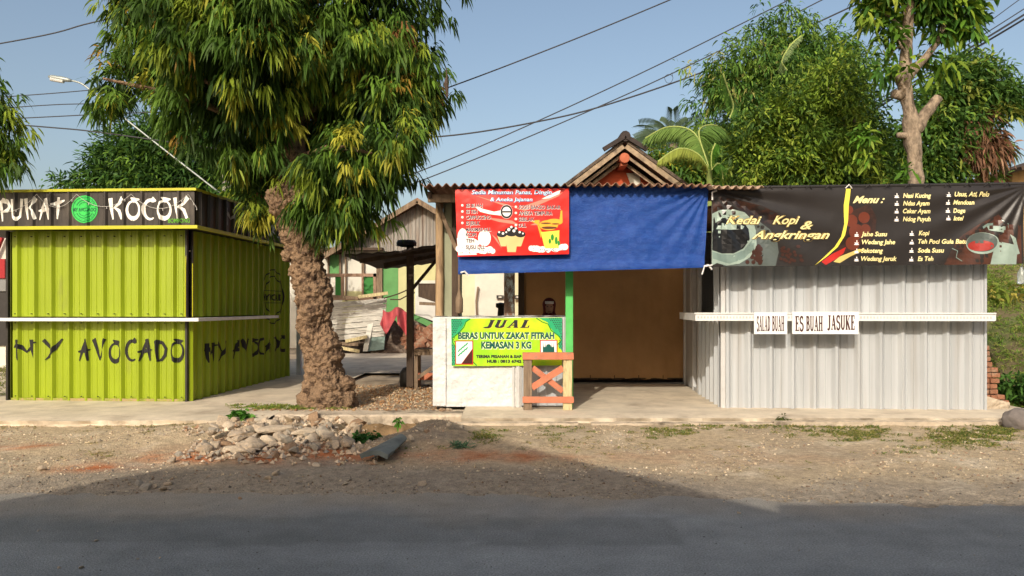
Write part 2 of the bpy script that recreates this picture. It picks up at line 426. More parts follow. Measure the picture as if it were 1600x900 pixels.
# ================================================================ materials
def attr_ground(name, **k): return mat(name, (1, 1, 1), attr=True, **k)
M_ASPH = mat('asphalt', (1, 1, 1), .9, .14, 5, .9, 120, attr=True, bdist=.01, fine=.3)
M_DIRT = attr_ground('dirt', rough=.95, var=.34, vs=16, bump=1, bs=55, bdist=.02, detail=9, fine=.22)
M_YARD = mat('yard_dirt', (.42, .33, .225), .95, .25, 2.5, .8, 22, col2=(.20, .15, .10), c2s=1.2, bdist=.03)
M_CONC = mat('concrete', (.62, .53, .40), .9, .2, 3.2, .5, 45, col2=(.42, .34, .25), lo=.5, hi=.72, c2s=2.2, bdist=.008)
M_CONC2 = mat('old_concrete', (.56, .46, .34), .95, .3, 5, .9, 22, col2=(.13, .105, .075), lo=.5, hi=.66, c2s=2.6, bdist=.02)
M_STONE = mat('stone', (.50, .39, .27), .9, .3, 5, .7, 30, col2=(.30, .25, .20), c2s=4, bdist=.01)
M_BOULD = mat('boulder', (.21, .18, .16), .9, .3, 5, .7, 18, bdist=.02)
M_BRICK = mat('brick', (.30, .135, .075), .9, .3, 9, .6, 40, col2=(.30, .22, .15), c2s=6)
M_LIME = mat('lime_paint', (.25, .325, .006), .42, .14, 2.2, .05, 60, col2=(.19, .21, .03), lo=.6, hi=.8, c2s=3, spec=.4, st=(1, 1, .35))
M_LIMET = mat('lime_trim', (.46, .44, .015), .45, .1, 4, spec=.4)
M_BLK = mat('black_steel', (.028, .025, .023), .5, .3, 6, .05, 60)
M_FASC = mat('fascia_sheet', (.038, .032, .028), .42, .3, 3, .05, 60, st=(1, 1, .4), col2=(.085, .07, .055), lo=.5, hi=.8)
M_WHT = mat('white_paint', (.72, .71, .68), .5, .1, 6, col2=(.45, .42, .38), lo=.62, hi=.75, c2s=8)
M_LETW = mat('white_lettering', (.82, .79, .72), .5, .06, 8)
M_LETB = mat('black_lettering', (.012, .012, .012), .5, .1, 8)
M_GRN = mat('emblem_green', (.03, .5, .08), .45, .1, 6)
M_DGRN = mat('dark_green_ink', (.005, .11, .04), .5, .1, 6)
M_ZINC = mat('zinc_sheet', (.52, .54, .55), .45, .14, 2.0, .04, 50, metal=.3, st=(5, 1, .2), col2=(.42, .41, .39), lo=.5, hi=.75, c2s=1.5)
M_ZTRIM = mat('zinc_trim', (.66, .65, .63), .4, .1, 6, metal=.35)
M_WOOD = mat('grey_wood', (.24, .17, .11), .85, .4, 4, .4, 20, st=(3, 3, .5), col2=(.13, .09, .06), c2s=5)
M_WOODD = mat('dark_wood', (.075, .05, .034), .85, .35, 5, .4, 20, st=(3, 3, .6))
M_WOODY = mat('pale_wood', (.60, .50, .27), .8, .25, 5, .3, 25, st=(3, 3, .6), col2=(.33, .24, .12), c2s=7)
M_SALM = mat('salmon_paint', (.56, .19, .10), .7, .2, 6, .25, 30, col2=(.40, .22, .14), lo=.55, hi=.7, c2s=9)
M_BAMB = mat('bamboo', (.40, .27, .15), .6, .3, 6, .3, 25, st=(3, 3, .5), col2=(.16, .10, .06), c2s=4)
M_TARPB = mat('blue_tarpaulin', (.012, .052, .25), .42, .12, 9, .5, 70, col2=(.025, .085, .32), lo=.4, hi=.75, c2s=14, spec=.2, bdist=.02, st=(.5, 1, 1.7))
M_RUST = mat('rusty_roofing', (.25, .135, .085), .85, .35, 4, .3, 30, col2=(.13, .085, .06), c2s=4)
M_CURT = mat('brown_curtain', (.44, .25, .105), .7, .1, 1.5, .25, 8, col2=(.34, .185, .075), lo=.4, hi=.8, c2s=1.2, bdist=.03)
M_WTARP = mat('white_tarpaulin', (.68, .67, .645), .5, .12, 3, 1, 6, col2=(.55, .52, .48), lo=.58, hi=.8, c2s=5, bdist=.06)
M_GPOST = mat('green_post_paint', (.10, .50, .12), .5, .15, 6)
M_PEEL = mat('peeling_paint', (.17, .10, .065), .85, .3, 8, .6, 30, col2=(.45, .52, .50), lo=.48, hi=.56, c2s=9, st=(1, 1, .5))
M_BARK = mat('gnarled_bark', (.36, .235, .14), .95, .5, 9, 1.0, 30, col2=(.07, .042, .026), lo=.44, hi=.60, c2s=9, bdist=.05)
M_BARK2 = mat('pale_bark', (.29, .225, .16), .95, .45, 9, 1, 30, col2=(.12, .09, .065), lo=.48, hi=.62, c2s=7, bdist=.03, st=(1, 1, .5))
M_LEAF = mat('leaf', (1, 1, 1), .55, 0, attr=True, transl=.33, spec=.2)
M_GRASS = mat('grass_blade', (1, 1, 1), .6, 0, attr=True, transl=.2, spec=.2)
M_GRAV = attr_ground('gravel', rough=.95, var=.1, vs=20)
def flat(name, r, g, b, rough=.6, var=.06, **k): return mat(name, lin(r, g, b), rough, var, 8, **k)

# ================================================================ structure
# road
RX = [-90, -40, -20] + [-10 + .07 * i for i in range(287)] + [20, 40, 90]; RY = [-9, -4, 0] + [1.5 + .07 * i for i in range(73)]
mb = MB(); mb.add([(x, y, 0) for y in RY for x in RX], [(j * len(RX) + i, j * len(RX) + i + 1, (j + 1) * len(RX) + i + 1, (j + 1) * len(RX) + i) for j in range(len(RY) - 1) for i in range(len(RX) - 1)])
rd = build('road', mb, M_ASPH, kind='structure', origin=(0, 0, 0))
cols = []
for y in RY:
    for x in RX:
        c = np.array([.235, .245, .24]) * (1 + .22 * FB(x * .5, y * 1.6, 3, .9) + .12 * N3(x, y, 5, 3))
        if abs(x + 1.5) < 2.6 and abs(y - 5.05 + .1 * N3(x, 0, 3, 1.5)) < .32: c = c * .82      # an old repair patch
        k = max(0, min(1, (y - 5.25 + .35 * FB(x, y, 8, 1.3)) / .7)) * .75
        c = c * (1 - k) + np.array([.34, .285, .215]) * k; cols.append(c)
at = rd.data.attributes.new('tint', 'FLOAT_COLOR', 'POINT'); at.data.foreach_set('color', np.concatenate([np.array(cols), np.ones((len(cols), 1))], 1).astype(np.float32).reshape(-1))
# ground out to the horizon
mb = MB(); mb.add([(-600, -600, -.12), (600, -600, -.12), (600, 900, -.12), (-600, 900, -.12)], [(0, 1, 2, 3)])
build('ground', mb, M_YARD, kind='structure', origin=(0, 0, 0))
# dirt yard behind the kiosks
def yard_z(x, y): return .10 + .018 * FB(x, y, 1, .9) + .012 * N3(x, y, 5, 5)
mb = MB()
mb.grid(150, 110, lambda i, j: (-22 + 44 * i, 9.45 + 45 * j * j, yard_z(-22 + 44 * i, 9.45 + 45 * j * j)))
build('yard', mb, M_YARD, kind='structure', smooth=True, origin=(0, 0, 0))
mb = MB(); mb.grid(40, 8, lambda i, j: (-5.5 + 7.5 * i, 15.0 + 6.2 * j, .155 + .004 * N3(i * 20, j * 8)))
build('yard_pavement', mb, M_CONC, kind='structure', smooth=True, origin=(0, 0, 0))

def g2(x, y, cx, cy, sx, sy): return math.exp(-((x - cx) / sx) ** 2 - ((y - cy) / sy) ** 2)
def dirt_z(x, y):
    e = max(0, min(1, (y - 5.25 - .32 * max(0, min(1, (3 - x) / 4)) - .10 * FB(x, 0, 2, .7, 3) - .12 * FB(x, y, 2, 4, 3)) / .9)); e = e * e * (3 - 2 * e)
    z = -.035 + e * (.075 + .02 * min(1, max(0, (y - 6.2) / 2.6)))
    z += e * (.014 * FB(x, y, 0, 1.6) + .008 * FB(x, y, 4, 7, 3))
    z += .13 * g2(x, y, -3.05, 8.35, 1.1, .55)               # under the rubble
    z += .16 * g2(x, y, -.85, 8.35, .38, .42) + .07 * g2(x, y, -.3, 7.9, .8, .45)   # mound right of the hole
    z += .05 * g2(x, y, -1.9, 7.5, 1.0, .35)
    # the hole
    d = max(abs((x + 1.58 + .05 * N3(x, y, 9, 4)) / .40), abs((y - 8.95) / .62))
    if d < 1.25: z -= .42 * min(1, (1.25 - d) / .35)
    # shallow gully down to the road
    z -= .05 * g2(x, y, -1.62, 7.9, .16, .5)
    return z
NX, NY = 900, 150
XA, XB, YA, YB = -14, 14, 5.0, 9.7
vs = []; cols = []
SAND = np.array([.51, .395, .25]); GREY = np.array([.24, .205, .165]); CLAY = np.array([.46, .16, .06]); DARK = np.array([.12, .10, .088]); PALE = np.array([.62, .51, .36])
for j in range(NY + 1):
    y = YA + (YB - YA) * j / NY
    for i in range(NX + 1):
        x = XA + (XB - XA) * i / NX
        vs.append((x, y, dirt_z(x, y)))
        a = .5 + .5 * FB(x, y, 11, .8); b = FB(x, y, 21, 2.2)
        c = SAND * (1 - .45 * max(0, min(1, (a - .45) * 2.2))) + GREY * .45 * max(0, min(1, (a - .45) * 2.2))
        if b > .15: c = c + (PALE - c) * min(1, (b - .15) * 1.6)
        e = max(0, min(1, (6.45 + .75 * max(0, min(1, (2.2 - x) / 2.5)) * max(0, min(1, (x + 4.6) / 1.5)) + .3 * FB(x, y, 31, .9, 3) - y) / .5))   # road-side gravel greyer, grey widened mid-verge to deepen the house shadow
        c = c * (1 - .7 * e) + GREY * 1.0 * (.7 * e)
        k = max(g2(x, y, -2.35, 7.25, 1.15, .3), g2(x, y, -3.75, 6.75, .35, .16) * .9, g2(x, y, -.2, 7.2, 1.3, .25) * .5, g2(x, y, -5.05, 7.7, .3, .15) * .8, g2(x, y, 1.8, 7.2, 1.6, .5) * .1)
        k = max(0, min(1, k * (1.1 + 1.5 * FB(x, y, 41, 3.5)))); c = c * (1 - k) + CLAY * k
        k = min(1, g2(x, y, -1.0, 8.05, .9, .5) + .5 * g2(x, y, -2.2, 7.75, .8, .2)); k *= .55 + .4 * FB(x, y, 51, 4); k = max(0, min(1, k))  # dark grey dirt by mound and hole, also deepens the house shadow
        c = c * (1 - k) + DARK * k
        cols.append(c)
mb = MB(); mb.add(vs, [(j * (NX + 1) + i, j * (NX + 1) + i + 1, (j + 1) * (NX + 1) + i + 1, (j + 1) * (NX + 1) + i) for j in range(NY) for i in range(NX)])
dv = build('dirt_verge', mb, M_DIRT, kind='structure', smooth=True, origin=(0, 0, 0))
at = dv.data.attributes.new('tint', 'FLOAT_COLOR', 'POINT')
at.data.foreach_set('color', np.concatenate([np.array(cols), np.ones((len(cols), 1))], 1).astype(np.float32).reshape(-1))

def slab(name, x0, x1, fy, y1, z1, z0, m, amp=.03, chip=.0):
    """slab with a worn, chipped front edge; fy(x) = front edge"""
    n = int((x1 - x0) / .035); prof = [(0, 1), (.0, .93), (.012, .8), (.02, .5), (.03, .0)]
    mb = MB(); vs = []
    rows = [y1, (y1 * .5), None]
    for i in range(n + 1):
        x = x0 + (x1 - x0) * i / n; f = fy(x)
        f += amp * FB(x, 1, 61, 2.0) + amp * .5 * N3(x, 2, 7, 14)
        ch = chip * max(0, FB(x, 3, 71, 1.1) - .18)
        for t in (1, .6, .25, .08, .03):
            y = f + ch + (y1 - f - ch) * t
            vs.append((x, y, z1 + .004 * N3(x, y, 3, 3) - (.006 if t == .03 else 0)))
        vs.append((x, f + ch, z1 - .022 - .01 * abs(N3(x, 5, 1, 11))))
        for k in range(1, 6):
            z = z1 - .02 + (z0 - z1 + .02) * k / 5
            vs.append((x, f + .02 + ch * (1 - k / 5) * .4 + .03 * FB(x, z, 81, 5, 3) * (k > 0), z))
    m_ = 11
    fs = [(i * m_ + k, i * m_ + k + 1, (i + 1) * m_ + k + 1, (i + 1) * m_ + k) for i in range(n) for k in range(m_ - 1)]
    mb.add(vs, fs)
    return build(name, mb, m, kind='structure', origin=(0, 0, 0))
slab('concrete_apron', -16, -2.95, lambda x: 8.92 + .012 * (x + 8), 15.3, .15, -.1, M_CONC, .03, .08)
slab('kerb', -2.951, -.62, lambda x: 9.28, 9.72, .152, -.5, M_CONC2, .03, .15)
slab('concrete_platform', -.62, 6.75, lambda x: 9.16 + .0 * x, 13.4, .15, -.1, M_CONC, .02, .12)
mb = MB()
for (x0, x1, y) in ((.95, 3.2, 9.02), (3.15, 6.9, 9.0), (-.7, .8, 9.03)):
    mb.grid(60, 4, lambda i, j: (x0 + (x1 - x0) * i, y + .13 * j + .02 * FB(x0 + (x1 - x0) * i, 9, 1, 2), .085 + .02 * (x1 > 3.3) + .02 * j * 0 + .006 * N3(i * 30, j * 3)))
    mb.grid(60, 2, lambda i, j: (x0 + (x1 - x0) * i, y + .02 * FB(x0 + (x1 - x0) * i, 9, 1, 2) , .085 + .02 * (x1 > 3.3) + .006 * N3(i * 30, 0) - .12 * (1 - j)))
build('kerb_step', mb, M_CONC2, kind='structure', origin=(0, 0, 0))

# grassy embankment at the right
def bank_z(x, y):
    a = max(0, min(1, (x - 6.35) / 1.2)); b = max(0, (y - 9.6))
    return -.05 + a * (.2 + .62 * b ) * 0 + a * min(2.4, .2 + .5 * b) + a * .1 * FB(x, y, 1, .7) - (1 - a) * .1
mb = MB(); mb.grid(70, 70, lambda i, j: (6.3 + 14 * i, 9.3 + 14 * j, bank_z(6.3 + 14 * i, 9.3 + 14 * j)))
build('embankment', mb, mat('bank_soil', (.16, .13, .07), .95, .3, 3, .6, 14, col2=(.08, .12, .03), c2s=1.5), kind='structure', smooth=True, origin=(0, 0, 0))

# house across the road, behind the camera: its gable throws the big shadow over the road
def inv_sh(xs, ys, Yh=-4.0):
    L = (ys - Yh) / math.cos(AZ); return (xs - L * math.sin(AZ), L * math.tan(EL))
ax_, ah = inv_sh(-.9, 9.05); lx, lh = inv_sh(-3.93, 5.78); rx, rh = inv_sh(1.93, 5.47); wx, wh = inv_sh(1.93, 5.66)
sl = (ah - lh) / (ax_ - lx)
t = thing('neighbour_house', (0, -8, 0), 'pale rendered house across the road whose gable shades the asphalt', 'house')
M_REND = mat('render_wall', (.5, .45, .38), .9, .15, 3, .2, 30); M_TILE = mat('roof_tile', (.30, .12, .07), .9, .3, 6, .4, 20)
mb = MB(); mb.prism([(lx - 2.2, 0), (rx, 0), (rx, rh - .15), (ax_, ah - .15), (lx - 2.2, lh - 2.2 * sl - .15)], -11.5, -4.5); build('wall', mb, M_REND, t)
mb = MB(); mb.prism([(lx - 2.6, lh - 2.6 * sl), (ax_, ah), (rx, rh), (rx, rh - .12), (ax_, ah - .14), (lx - 2.6, lh - 2.6 * sl - .14)], -11.8, -4.0); build('roof', mb, M_TILE, t)
mb = MB(); mb.prism([(rx + .01, 0), (rx + 14, 0), (rx + 14, wh), (rx + .01, wh)], -11.5, -4.0); build('flat_roofed_wing', mb, M_REND, t)
mb = MB(); mb.box(-3.6, -2.4, -4.49, -4.42, .1, 2.2); build('door', mb, M_WOODD, t)
for x in (-6.5, -4.9): mb = MB(); mb.box(x - .5, x + .5, -4.49, -4.42, 1.0, 2.1); build('window', mb, M_WOODD, t)

# ================================================================ green kiosk
TH = R(-3.5)
KG = Matrix.Translation((-4.575, 10.6, .15)) @ Matrix.Rotation(TH, 4, 'Z')
kg = thing('juice_kiosk', KG.translation, 'lime green corrugated sheet kiosk with black fascia and white counter ledge', 'kiosk', rz=TH)
KW, KD = 2.67, 3.95   # width, depth;  local x from -KW..0, y 0..KD
pxF = plane_px(KG)
uL = pxF(20, 600)[0]; ZS = pxF(200, 497)[1]; ZT = 2.42
pfG, brG = corr_prof(.255, .022, .045, .033)
SIDE = KG @ Matrix.Rotation(R(90), 4, 'Z')     # local x runs along kiosk depth, bulges to +x of the kiosk
# front
for nm, z0, z1, off in (('lower_front_panel', .0, ZS - .03, 0), ('front_shutter', ZS + .02, ZT, .012)):
    mb = MB(); corr_panel(mb, KG, uL, -.035, z0, z1, pfG, brG, off, jit=.006); build(nm, mb, M_LIME, kg)
mb = MB(); corr_panel(mb, SIDE, .0, KD, .0, ZS - .03, pfG, brG, 0, jit=.006); build('lower_side_panel', mb, M_LIME, kg)
mb = MB(); corr_panel(mb, SIDE, .1, 2.35, ZS + .02, ZT, pfG, brG, .012, jit=.006); build('side_shutter', mb, M_LIME, kg)
mb = MB(); corr_panel(mb, SIDE, 2.42, KD, ZS - .03, ZT, pfG, brG, 0, jit=.006); build('rear_side_panel', mb, M_LIME, kg)
mb = MB(KG); mb.box(-KW, -KW + .02, .03, KD, 0, ZT); mb.box(-KW, 0, KD - .02, KD, 0, ZT)
mb.box(-KW + .02, -.02, .0, KD, .0, .02); build('inner_wall', mb, M_LIME, kg)
for x in (-KW - .02, -.05):
    mb = MB(KG); mb.box(x + .02, x + .05, -.05, .0, 0, ZT); build('corner_post', mb, M_BLK, kg)
mb = MB(KG); mb.box(-.01, .03, 2.36, 2.41, ZS + .02, ZT); build('shutter_frame', mb, M_BLK, kg)
mb = MB(KG); mb.box(.0, .03, .05, .075, ZS + .02, ZT); build('shutter_frame', mb, M_BLK, kg)
mb = MB(KG); mb.tube([(-.02, -.06, ZS + .02), (-.015, -.06, 1.95), (-.02, -.03, 2.15)], .007, 6); mb.tube([(.06, -.01, ZS + .02), (.06, -.01, 1.95)], .007, 6); build('shutter_stay', mb, M_LIMET, kg)
mb = MB(KG); mb.box(-KW - .35, .24, -.22, .0, ZS - .028, ZS + .002); mb.box(.0 + .028, .24, .0, 2.75, ZS - .027, ZS + .003)
mb.box(-KW - .35, .24, -.235, -.221, ZS - .04, ZS + .004); mb.box(.241, .255, -.235, 2.75, ZS - .04, ZS + .005)
build('counter_ledge', mb, M_WHT, kg)
# base stains strip at the foot
mb = MB(KG); mb.box(uL, -.06, -.034, -.03, 0, .035); build('foot_flashing', mb, mat('rusty_lime', (.30, .33, .05), .8, .4, 12, col2=(.33, .24, .12), lo=.45, hi=.55, c2s=12), kg)
# fascia box
FO = .34; pxFa = plane_px(KG @ Matrix.Translation((0, -FO, 0)))
zf0 = pxFa(200, 353)[1]; zf1 = pxFa(200, 299)[1]; xr = pxFa(306, 330)[0]
FR = KG @ Matrix.Translation((0, -FO, 0)); SR = KG @ Matrix.Translation((xr, 0, 0)) @ Matrix.Rotation(R(90), 4, 'Z')
pfB, brB = corr_prof(.26, .02, .03, .024, .002)
mb = MB(); corr_panel(mb, FR, -KW - .9, xr - .02, zf0, zf1, pfB, brB); corr_panel(mb, SR, -FO, KD + .1, zf0, zf1, pfB, brB)
mb.M = KG; mb.box(-KW - .9, -KW - .88, -FO, KD, zf0, zf1); mb.box(-KW - .88, xr - .02, -FO + .03, -FO + .05, zf0, zf1)
fas = build('fascia', mb, M_FASC, kg)
mb = MB(KG)
mb.box(-KW - .92, xr + .045, -FO - .05, -FO + .02, zf0 - .045, zf0 + .0); mb.box(-KW - .92, xr + .02, -FO - .035, -FO + .02, zf1, zf1 + .035)
mb.box(xr - .01, xr + .044, -FO + .021, KD + .1, zf0 - .044, zf0); mb.box(xr - .02, xr + .019, -FO + .021, KD + .1, zf1, zf1 + .034)
build('fascia_trim', mb, M_LIMET, kg)
mb = MB(KG); mb.box(-KW - .88, xr - .03, -FO + .06, KD, zf1 - .06, zf1 - .02); build('roof', mb, M_ZINC, kg)
mb = MB(KG); mb.box(-KW - .88, xr - .03, -FO + .02, KD, zf0 - .02, zf0 - .004); build('soffit', mb, M_BLK, kg)
for y in (KD + .08,):
    mb = MB(KG); mb.box(.12, .2, y, y + .08, -.02, zf0); build('rear_post', mb, mat('post_grey', (.5, .52, .55), .6, .2, 4), kg)
# prints on the kiosk
SF = Surf(lambda u, v, o: FR @ Vector((u, -pfB(u) - o, v)), lambda a, b: brB(a, b), None, pxFa)
mb = MB(); SF.stext(mb, BR, 'ALPUKAT', -38, 102, 344, 309, .003, gap=.02, wob=.02); build('lettering', mb, M_LETW, fas)
mb = MB(); SF.stext(mb, BR, 'KOCOK', 170, 297, 343, 308, .003, gap=.03, wob=.02); build('lettering', mb, M_LETW, fas)
mb = MB(); SF.text(mb, 'BOMBONG', 263, 297, 348, 341, .004, bold=.01); build('lettering', mb, mat('small_green_ink', (.12, .38, .03)), fas)
emb_t = MB(); SF.ell(emb_t, 132.5, 327, 20.5, 21.5, .005, n=40)
em = build('round_emblem', emb_t, M_GRN, fas)
mb = MB(); SF.ell(mb, 132.5, 327, 18.6, 19.6, .007, inner=.955); SF.ell(mb, 132.5, 327, 14, 14.6, .007, a0=25, a1=155, inner=.92); SF.ell(mb, 132.5, 327, 14, 14.6, .007, a0=205, a1=335, inner=.92)
SF.ell(mb, 132.5, 327, 10.5, 11, .007, a0=30, a1=150, inner=.92); SF.ell(mb, 132.5, 327, 10.5, 11, .007, a0=210, a1=330, inner=.92)
for k in range(-4, 5):
    for sg in (1, -1):
        a = R(90 * sg + k * 15); SF.pxpoly(mb, [(132.5 + 16.3 * math.cos(a + da) + dx, 327 - 17 * math.sin(a + da) + dy) for da, dx, dy in ((-.05, -.5, .5), (.05, -.5, -.6), (.05, .5, -.6), (-.05, .5, .6))], .0072)
SF.text(mb, 'MY AVOCADO', 114.5, 150.5, 330.5, 324.5, .008, bold=.03); build('emblem_print', mb, M_DGRN, em)
SS = Surf(lambda u, v, o: SR @ Vector((u, -pfB(u) - o, v)), lambda a, b: brB(a, b))
mb = MB(); k = stroke_text(BR, 'MY AVOCADO', .55, 3.7, zf0 + .1, zf1 - .1, gap=.05)
for i, (v, f) in enumerate(k): SS.put(mb, v, f, .003 + .0003 * (i % 7))
build('lettering', mb, mat('faded_white', (.4, .4, .4), .6, .3, 12), fas)
SP = Surf(lambda u, v, o: KG @ Vector((u, -pfG(u) - o, v)), lambda a, b: brG(a, b), None, pxF)
mb = MB(); SP.stext(mb, BR, 'MY', 22, 100, 563, 530, .006, gap=.12, wob=.03); SP.stext(mb, BR, 'AVOCADO', 122, 290, 564, 530, .006, gap=.1, wob=.03)
build('lettering', mb, M_LETB, [o for o in sc.objects if o.name.startswith('lower_front_panel')][0])
S2 = Surf(lambda u, v, o: SIDE @ Vector((u, -pfG(u) - o, v)), lambda a, b: brG(a, b))
mb = MB()
for i, (v, f) in enumerate(stroke_text(BR, 'MY AVOCADO', .45, 3.75, .5, .8, gap=.1)): S2.put(mb, v, f, .004 + .0003 * (i % 7))
build('lettering', mb, M_LETB, [o for o in sc.objects if o.name.startswith('lower_side_panel')][0])
S2.px = lambda u, v: (u, v)
mb = MB(); S2.ell(mb, 3.05, -1.55, .55, -.5, .006, inner=.95, n=40); S2.ell(mb, 3.05, -1.55, .4, -.36, .006, inner=.94, n=40)
S2.px = lambda u, v: (u, -v)
mb = MB(); S2.ell(mb, 3.1, -1.52, .5, .5, .006, inner=.96, n=40); S2.ell(mb, 3.1, -1.52, .38, .38, .006, a0=20, a1=160, inner=.95, n=40); S2.ell(mb, 3.1, -1.52, .38, .38, .006, a0=200, a1=340, inner=.95, n=40)
for yy in (-1.62, -1.40): S2.pxpoly(mb, [(2.66, yy), (3.54, yy), (3.54, yy - .01), (2.66, yy - .01)], .0062)
v, f = txt_polys('MY AVOCADO', 2.68, 3.52, 1.45, 1.57, 0, .02); S2.put(mb, v, f, .0065)
build('outline_emblem', mb, M_LETB, [o for o in sc.objects if o.name.startswith('rear_side_panel')][0])
# string of fairy lights on the fascia
mb = MB()
pk = [(2, 305), (2, 318)]
pts = []
for (xa, ya), (xb, yb), sag in (((-12, 322), (60, 304), 22), ((60, 304), (122, 304), 27), ((122, 304), (207, 304), 26), ((207, 304), (296, 304), 30), ((296, 304), (311, 328), 0)):
    for i in range(9):
        tt = i / 9; u, v = pxFa(xa + (xb - xa) * tt, ya + (yb - ya) * tt + sag * 4 * tt * (1 - tt) * .75); pts.append(FR @ Vector((u, -.035, v)))
mb.tube(pts, .0035, 5)
for i in range(2, len(pts), 3): mb.tube([pts[i], pts[i] - Vector((0, 0, .03))], [.004, .006], 5)
build('light_string', mb, mat('wire_white', (.5, .48, .45)), label='thin pale string of fairy lights looped along the black fascia of the green kiosk', cat='string lights')

# ================================================================ zinc kiosk
KZ = Matrix.Translation((2.80, 9.95, .15)) @ Matrix.Rotation(TH, 4, 'Z')
kz = thing('zinc_kiosk', KZ.translation, 'silver corrugated zinc kiosk with a long ledge, under the black coffee banner', 'kiosk', rz=TH)
pxZ = plane_px(KZ); ZW = 3.34; ZDp = 3.0; zs = pxZ(1300, 493)[1]; ZTp = 2.62
pfZ, brZ = corr_prof(.282, .032, .05, .036, .008)
ZS_ = KZ @ Matrix.Rotation(R(-90), 4, 'Z')   # left side: local x runs toward the viewer; use negative
def zl(u, o, v): return KZ @ Vector((-o, u, v))      # left wall point at depth u
for nm, z0, z1, off in (('lower_front_panel', .0, zs - .03, 0), ('upper_front_panel', zs + .02, ZTp, .006)):
    mb = MB(); corr_panel(mb, KZ, .03, ZW, z0, z1, pfZ, brZ, off, jit=.003); build(nm, mb, M_ZINC, kz)
def left_panel(mb, u0, u1, z0, z1):
    us = [u0] + brZ(u0 + 1e-4, u1 - 1e-4) + [u1]
    vs = [zl(u, pfZ(u), z) for z in (z0, z1) for u in us]; n = len(us)
    mb.add(vs, [(i, n + i, n + i + 1, i + 1) for i in range(n - 1)])
mb = MB(); left_panel(mb, .03, 1.62, 0, zs - .03); build('lower_side_panel', mb, M_ZINC, kz)
mb = MB(); left_panel(mb, .03, .36, zs + .02, ZTp); build('upper_side_panel', mb, M_ZINC, kz)
mb = MB(KZ); mb.box(-.03, .03, -.03, .03, 0, zs - .03); mb.box(-.028, .03, -.028, .03, zs + .02, ZTp); build('corner_trim', mb, M_ZTRIM, kz)
mb = MB(KZ); mb.box(ZW, ZW + .03, -.03, .03, 0, ZTp); mb.box(ZW, ZW + .015, .03, ZDp, 0, ZTp); mb.box(0, ZW, ZDp, ZDp + .02, 0, ZTp); build('rear_wall', mb, M_ZINC, kz)
mb = MB(KZ); mb.box(-.2, ZW + .2, -.1, ZDp, ZTp + .01, ZTp + .05); build('roof', mb, M_RUST, kz)
for (a, b, z0, z1) in ((1.62, 1.70, 0, ZTp), (2.05, 2.11, 0, ZTp), (2.85, 2.97, 0, ZTp), (2.25, 2.3, zs, ZTp)):
    mb = MB(KZ); mb.box(-.03, .03, a, b, z0, z1); build('door_frame', mb, M_ZTRIM, kz)
mb = MB(KZ); mb.box(-.02, .02, 1.70, 2.05, 0, .06); mb.box(-.012, .0, 2.11, 2.85, zs + .02, ZTp); mb.box(-.011, .001, 2.11, 2.85, 0.02, zs - .03); build('side_door', mb, M_ZINC, kz)
mb = MB(KZ); mb.box(-.4, ZW - .03, -.3, -.056, zs - .03, zs); mb.box(-.4, -.056, -.055, .95, zs - .029, zs - .001)
lg = build('counter_ledge', mb, M_WHT, kz)
mb = MB(KZ); mb.box(-.415, ZW - .03, -.315, -.301, zs - .065, zs + .035)
mb.box(-.414, -.4, -.3, .95, zs - .064, zs + .034); mb.box(ZW - .029, ZW - .017, -.315, 0, zs - .06, zs + .034)
mb.box(-.43, ZW - .02, -.33, -.316, zs + .024, zs + .04); 
lf = build('ledge_facing', mb, M_WHT, kz)
mb = MB(KZ)
nd = 90
for i in range(nd):
    x = -.39 + (ZW + .34) * i / nd; mb.box(x, x + .022, -.3185, -.3155, zs - .035, zs - .005)
build('ledge_ornament', mb, mat('ornament_grey', (.55, .53, .5)), lf)
mb = MB(KZ); mb.box(.35, 1.55, .5, 1.0, zs - .02, zs + .02); mb.box(.3, .34, .4, 1.5, .3, 2.2); mb.box(.6, .64, 1.0, 1.04, .2, 2.4); mb.tube([(.15, 1.0, 1.5), (1.2, .7, 1.5)], .012, 6); build('inner_shelf', mb, M_ZTRIM, kz)
mb = MB(KZ); mb.box(0.02, ZW, .02, ZDp, .0, .012); build('inner_floor', mb, M_CONC, kz)
# hanging signs on the ledge
KS = KZ @ Matrix.Translation((0, -.335, 0)); pxS = plane_px(KS)
for (xa, xb, ya, yb, words, lab) in ((1178, 1229.5, 488, 522, [('SALAD', 1182, 1203), ('BUAH', 1206, 1225)], 'white board lettered SALAD BUAH hung on the ledge of the zinc kiosk'),
                                (1237.5, 1341, 487, 522, [('ES', 1242, 1255), ('BUAH', 1259, 1285), ('JASUKE', 1292, 1335)], 'white board lettered ES BUAH JASUKE hung on the ledge of the zinc kiosk')):
    u0, v1 = pxS(xa, ya); u1, v0 = pxS(xb, yb)
    mb = MB(KS); mb.box(u0, u1, -.014, 0, v0, v1)
    tt = thing('hanging_sign', KS @ Vector(((u0 + u1) / 2, 0, v0)), lab, 'sign', 'signs hung on the zinc kiosk ledge', rz=TH)
    build('sign_board', mb, mat('sign_white', (.80, .79, .77), .45, .04, 6), tt)
    s_ = Surf(lambda u, v, o: KS @ Vector((u, -.014 - o, v)), None, None, pxS)
    mb = MB()
    for w, a, b in words:
        dy = 1.3 if w == 'JASUKE' else 0
        s_.stext(mb, SE, w, a, b, 517 - (0 if w != 'JASUKE' else 2), 494 - dy, .002, nib=(.09, .2), gap=.06)
    build('lettering', mb, mat('brown_ink', (.075, .03, .025)), tt)
# ================================================================ drinks stall in the middle
MH = lambda n, r, g, b, k=1.0, rough=.5: mat(n, lin(r, g, b, k), rough, .05, 8)
st = thing('drinks_stall', (.3, 9.95, .15), 'open timber stall with rusty corrugated roof and brown back curtain between the kiosks', 'stall')
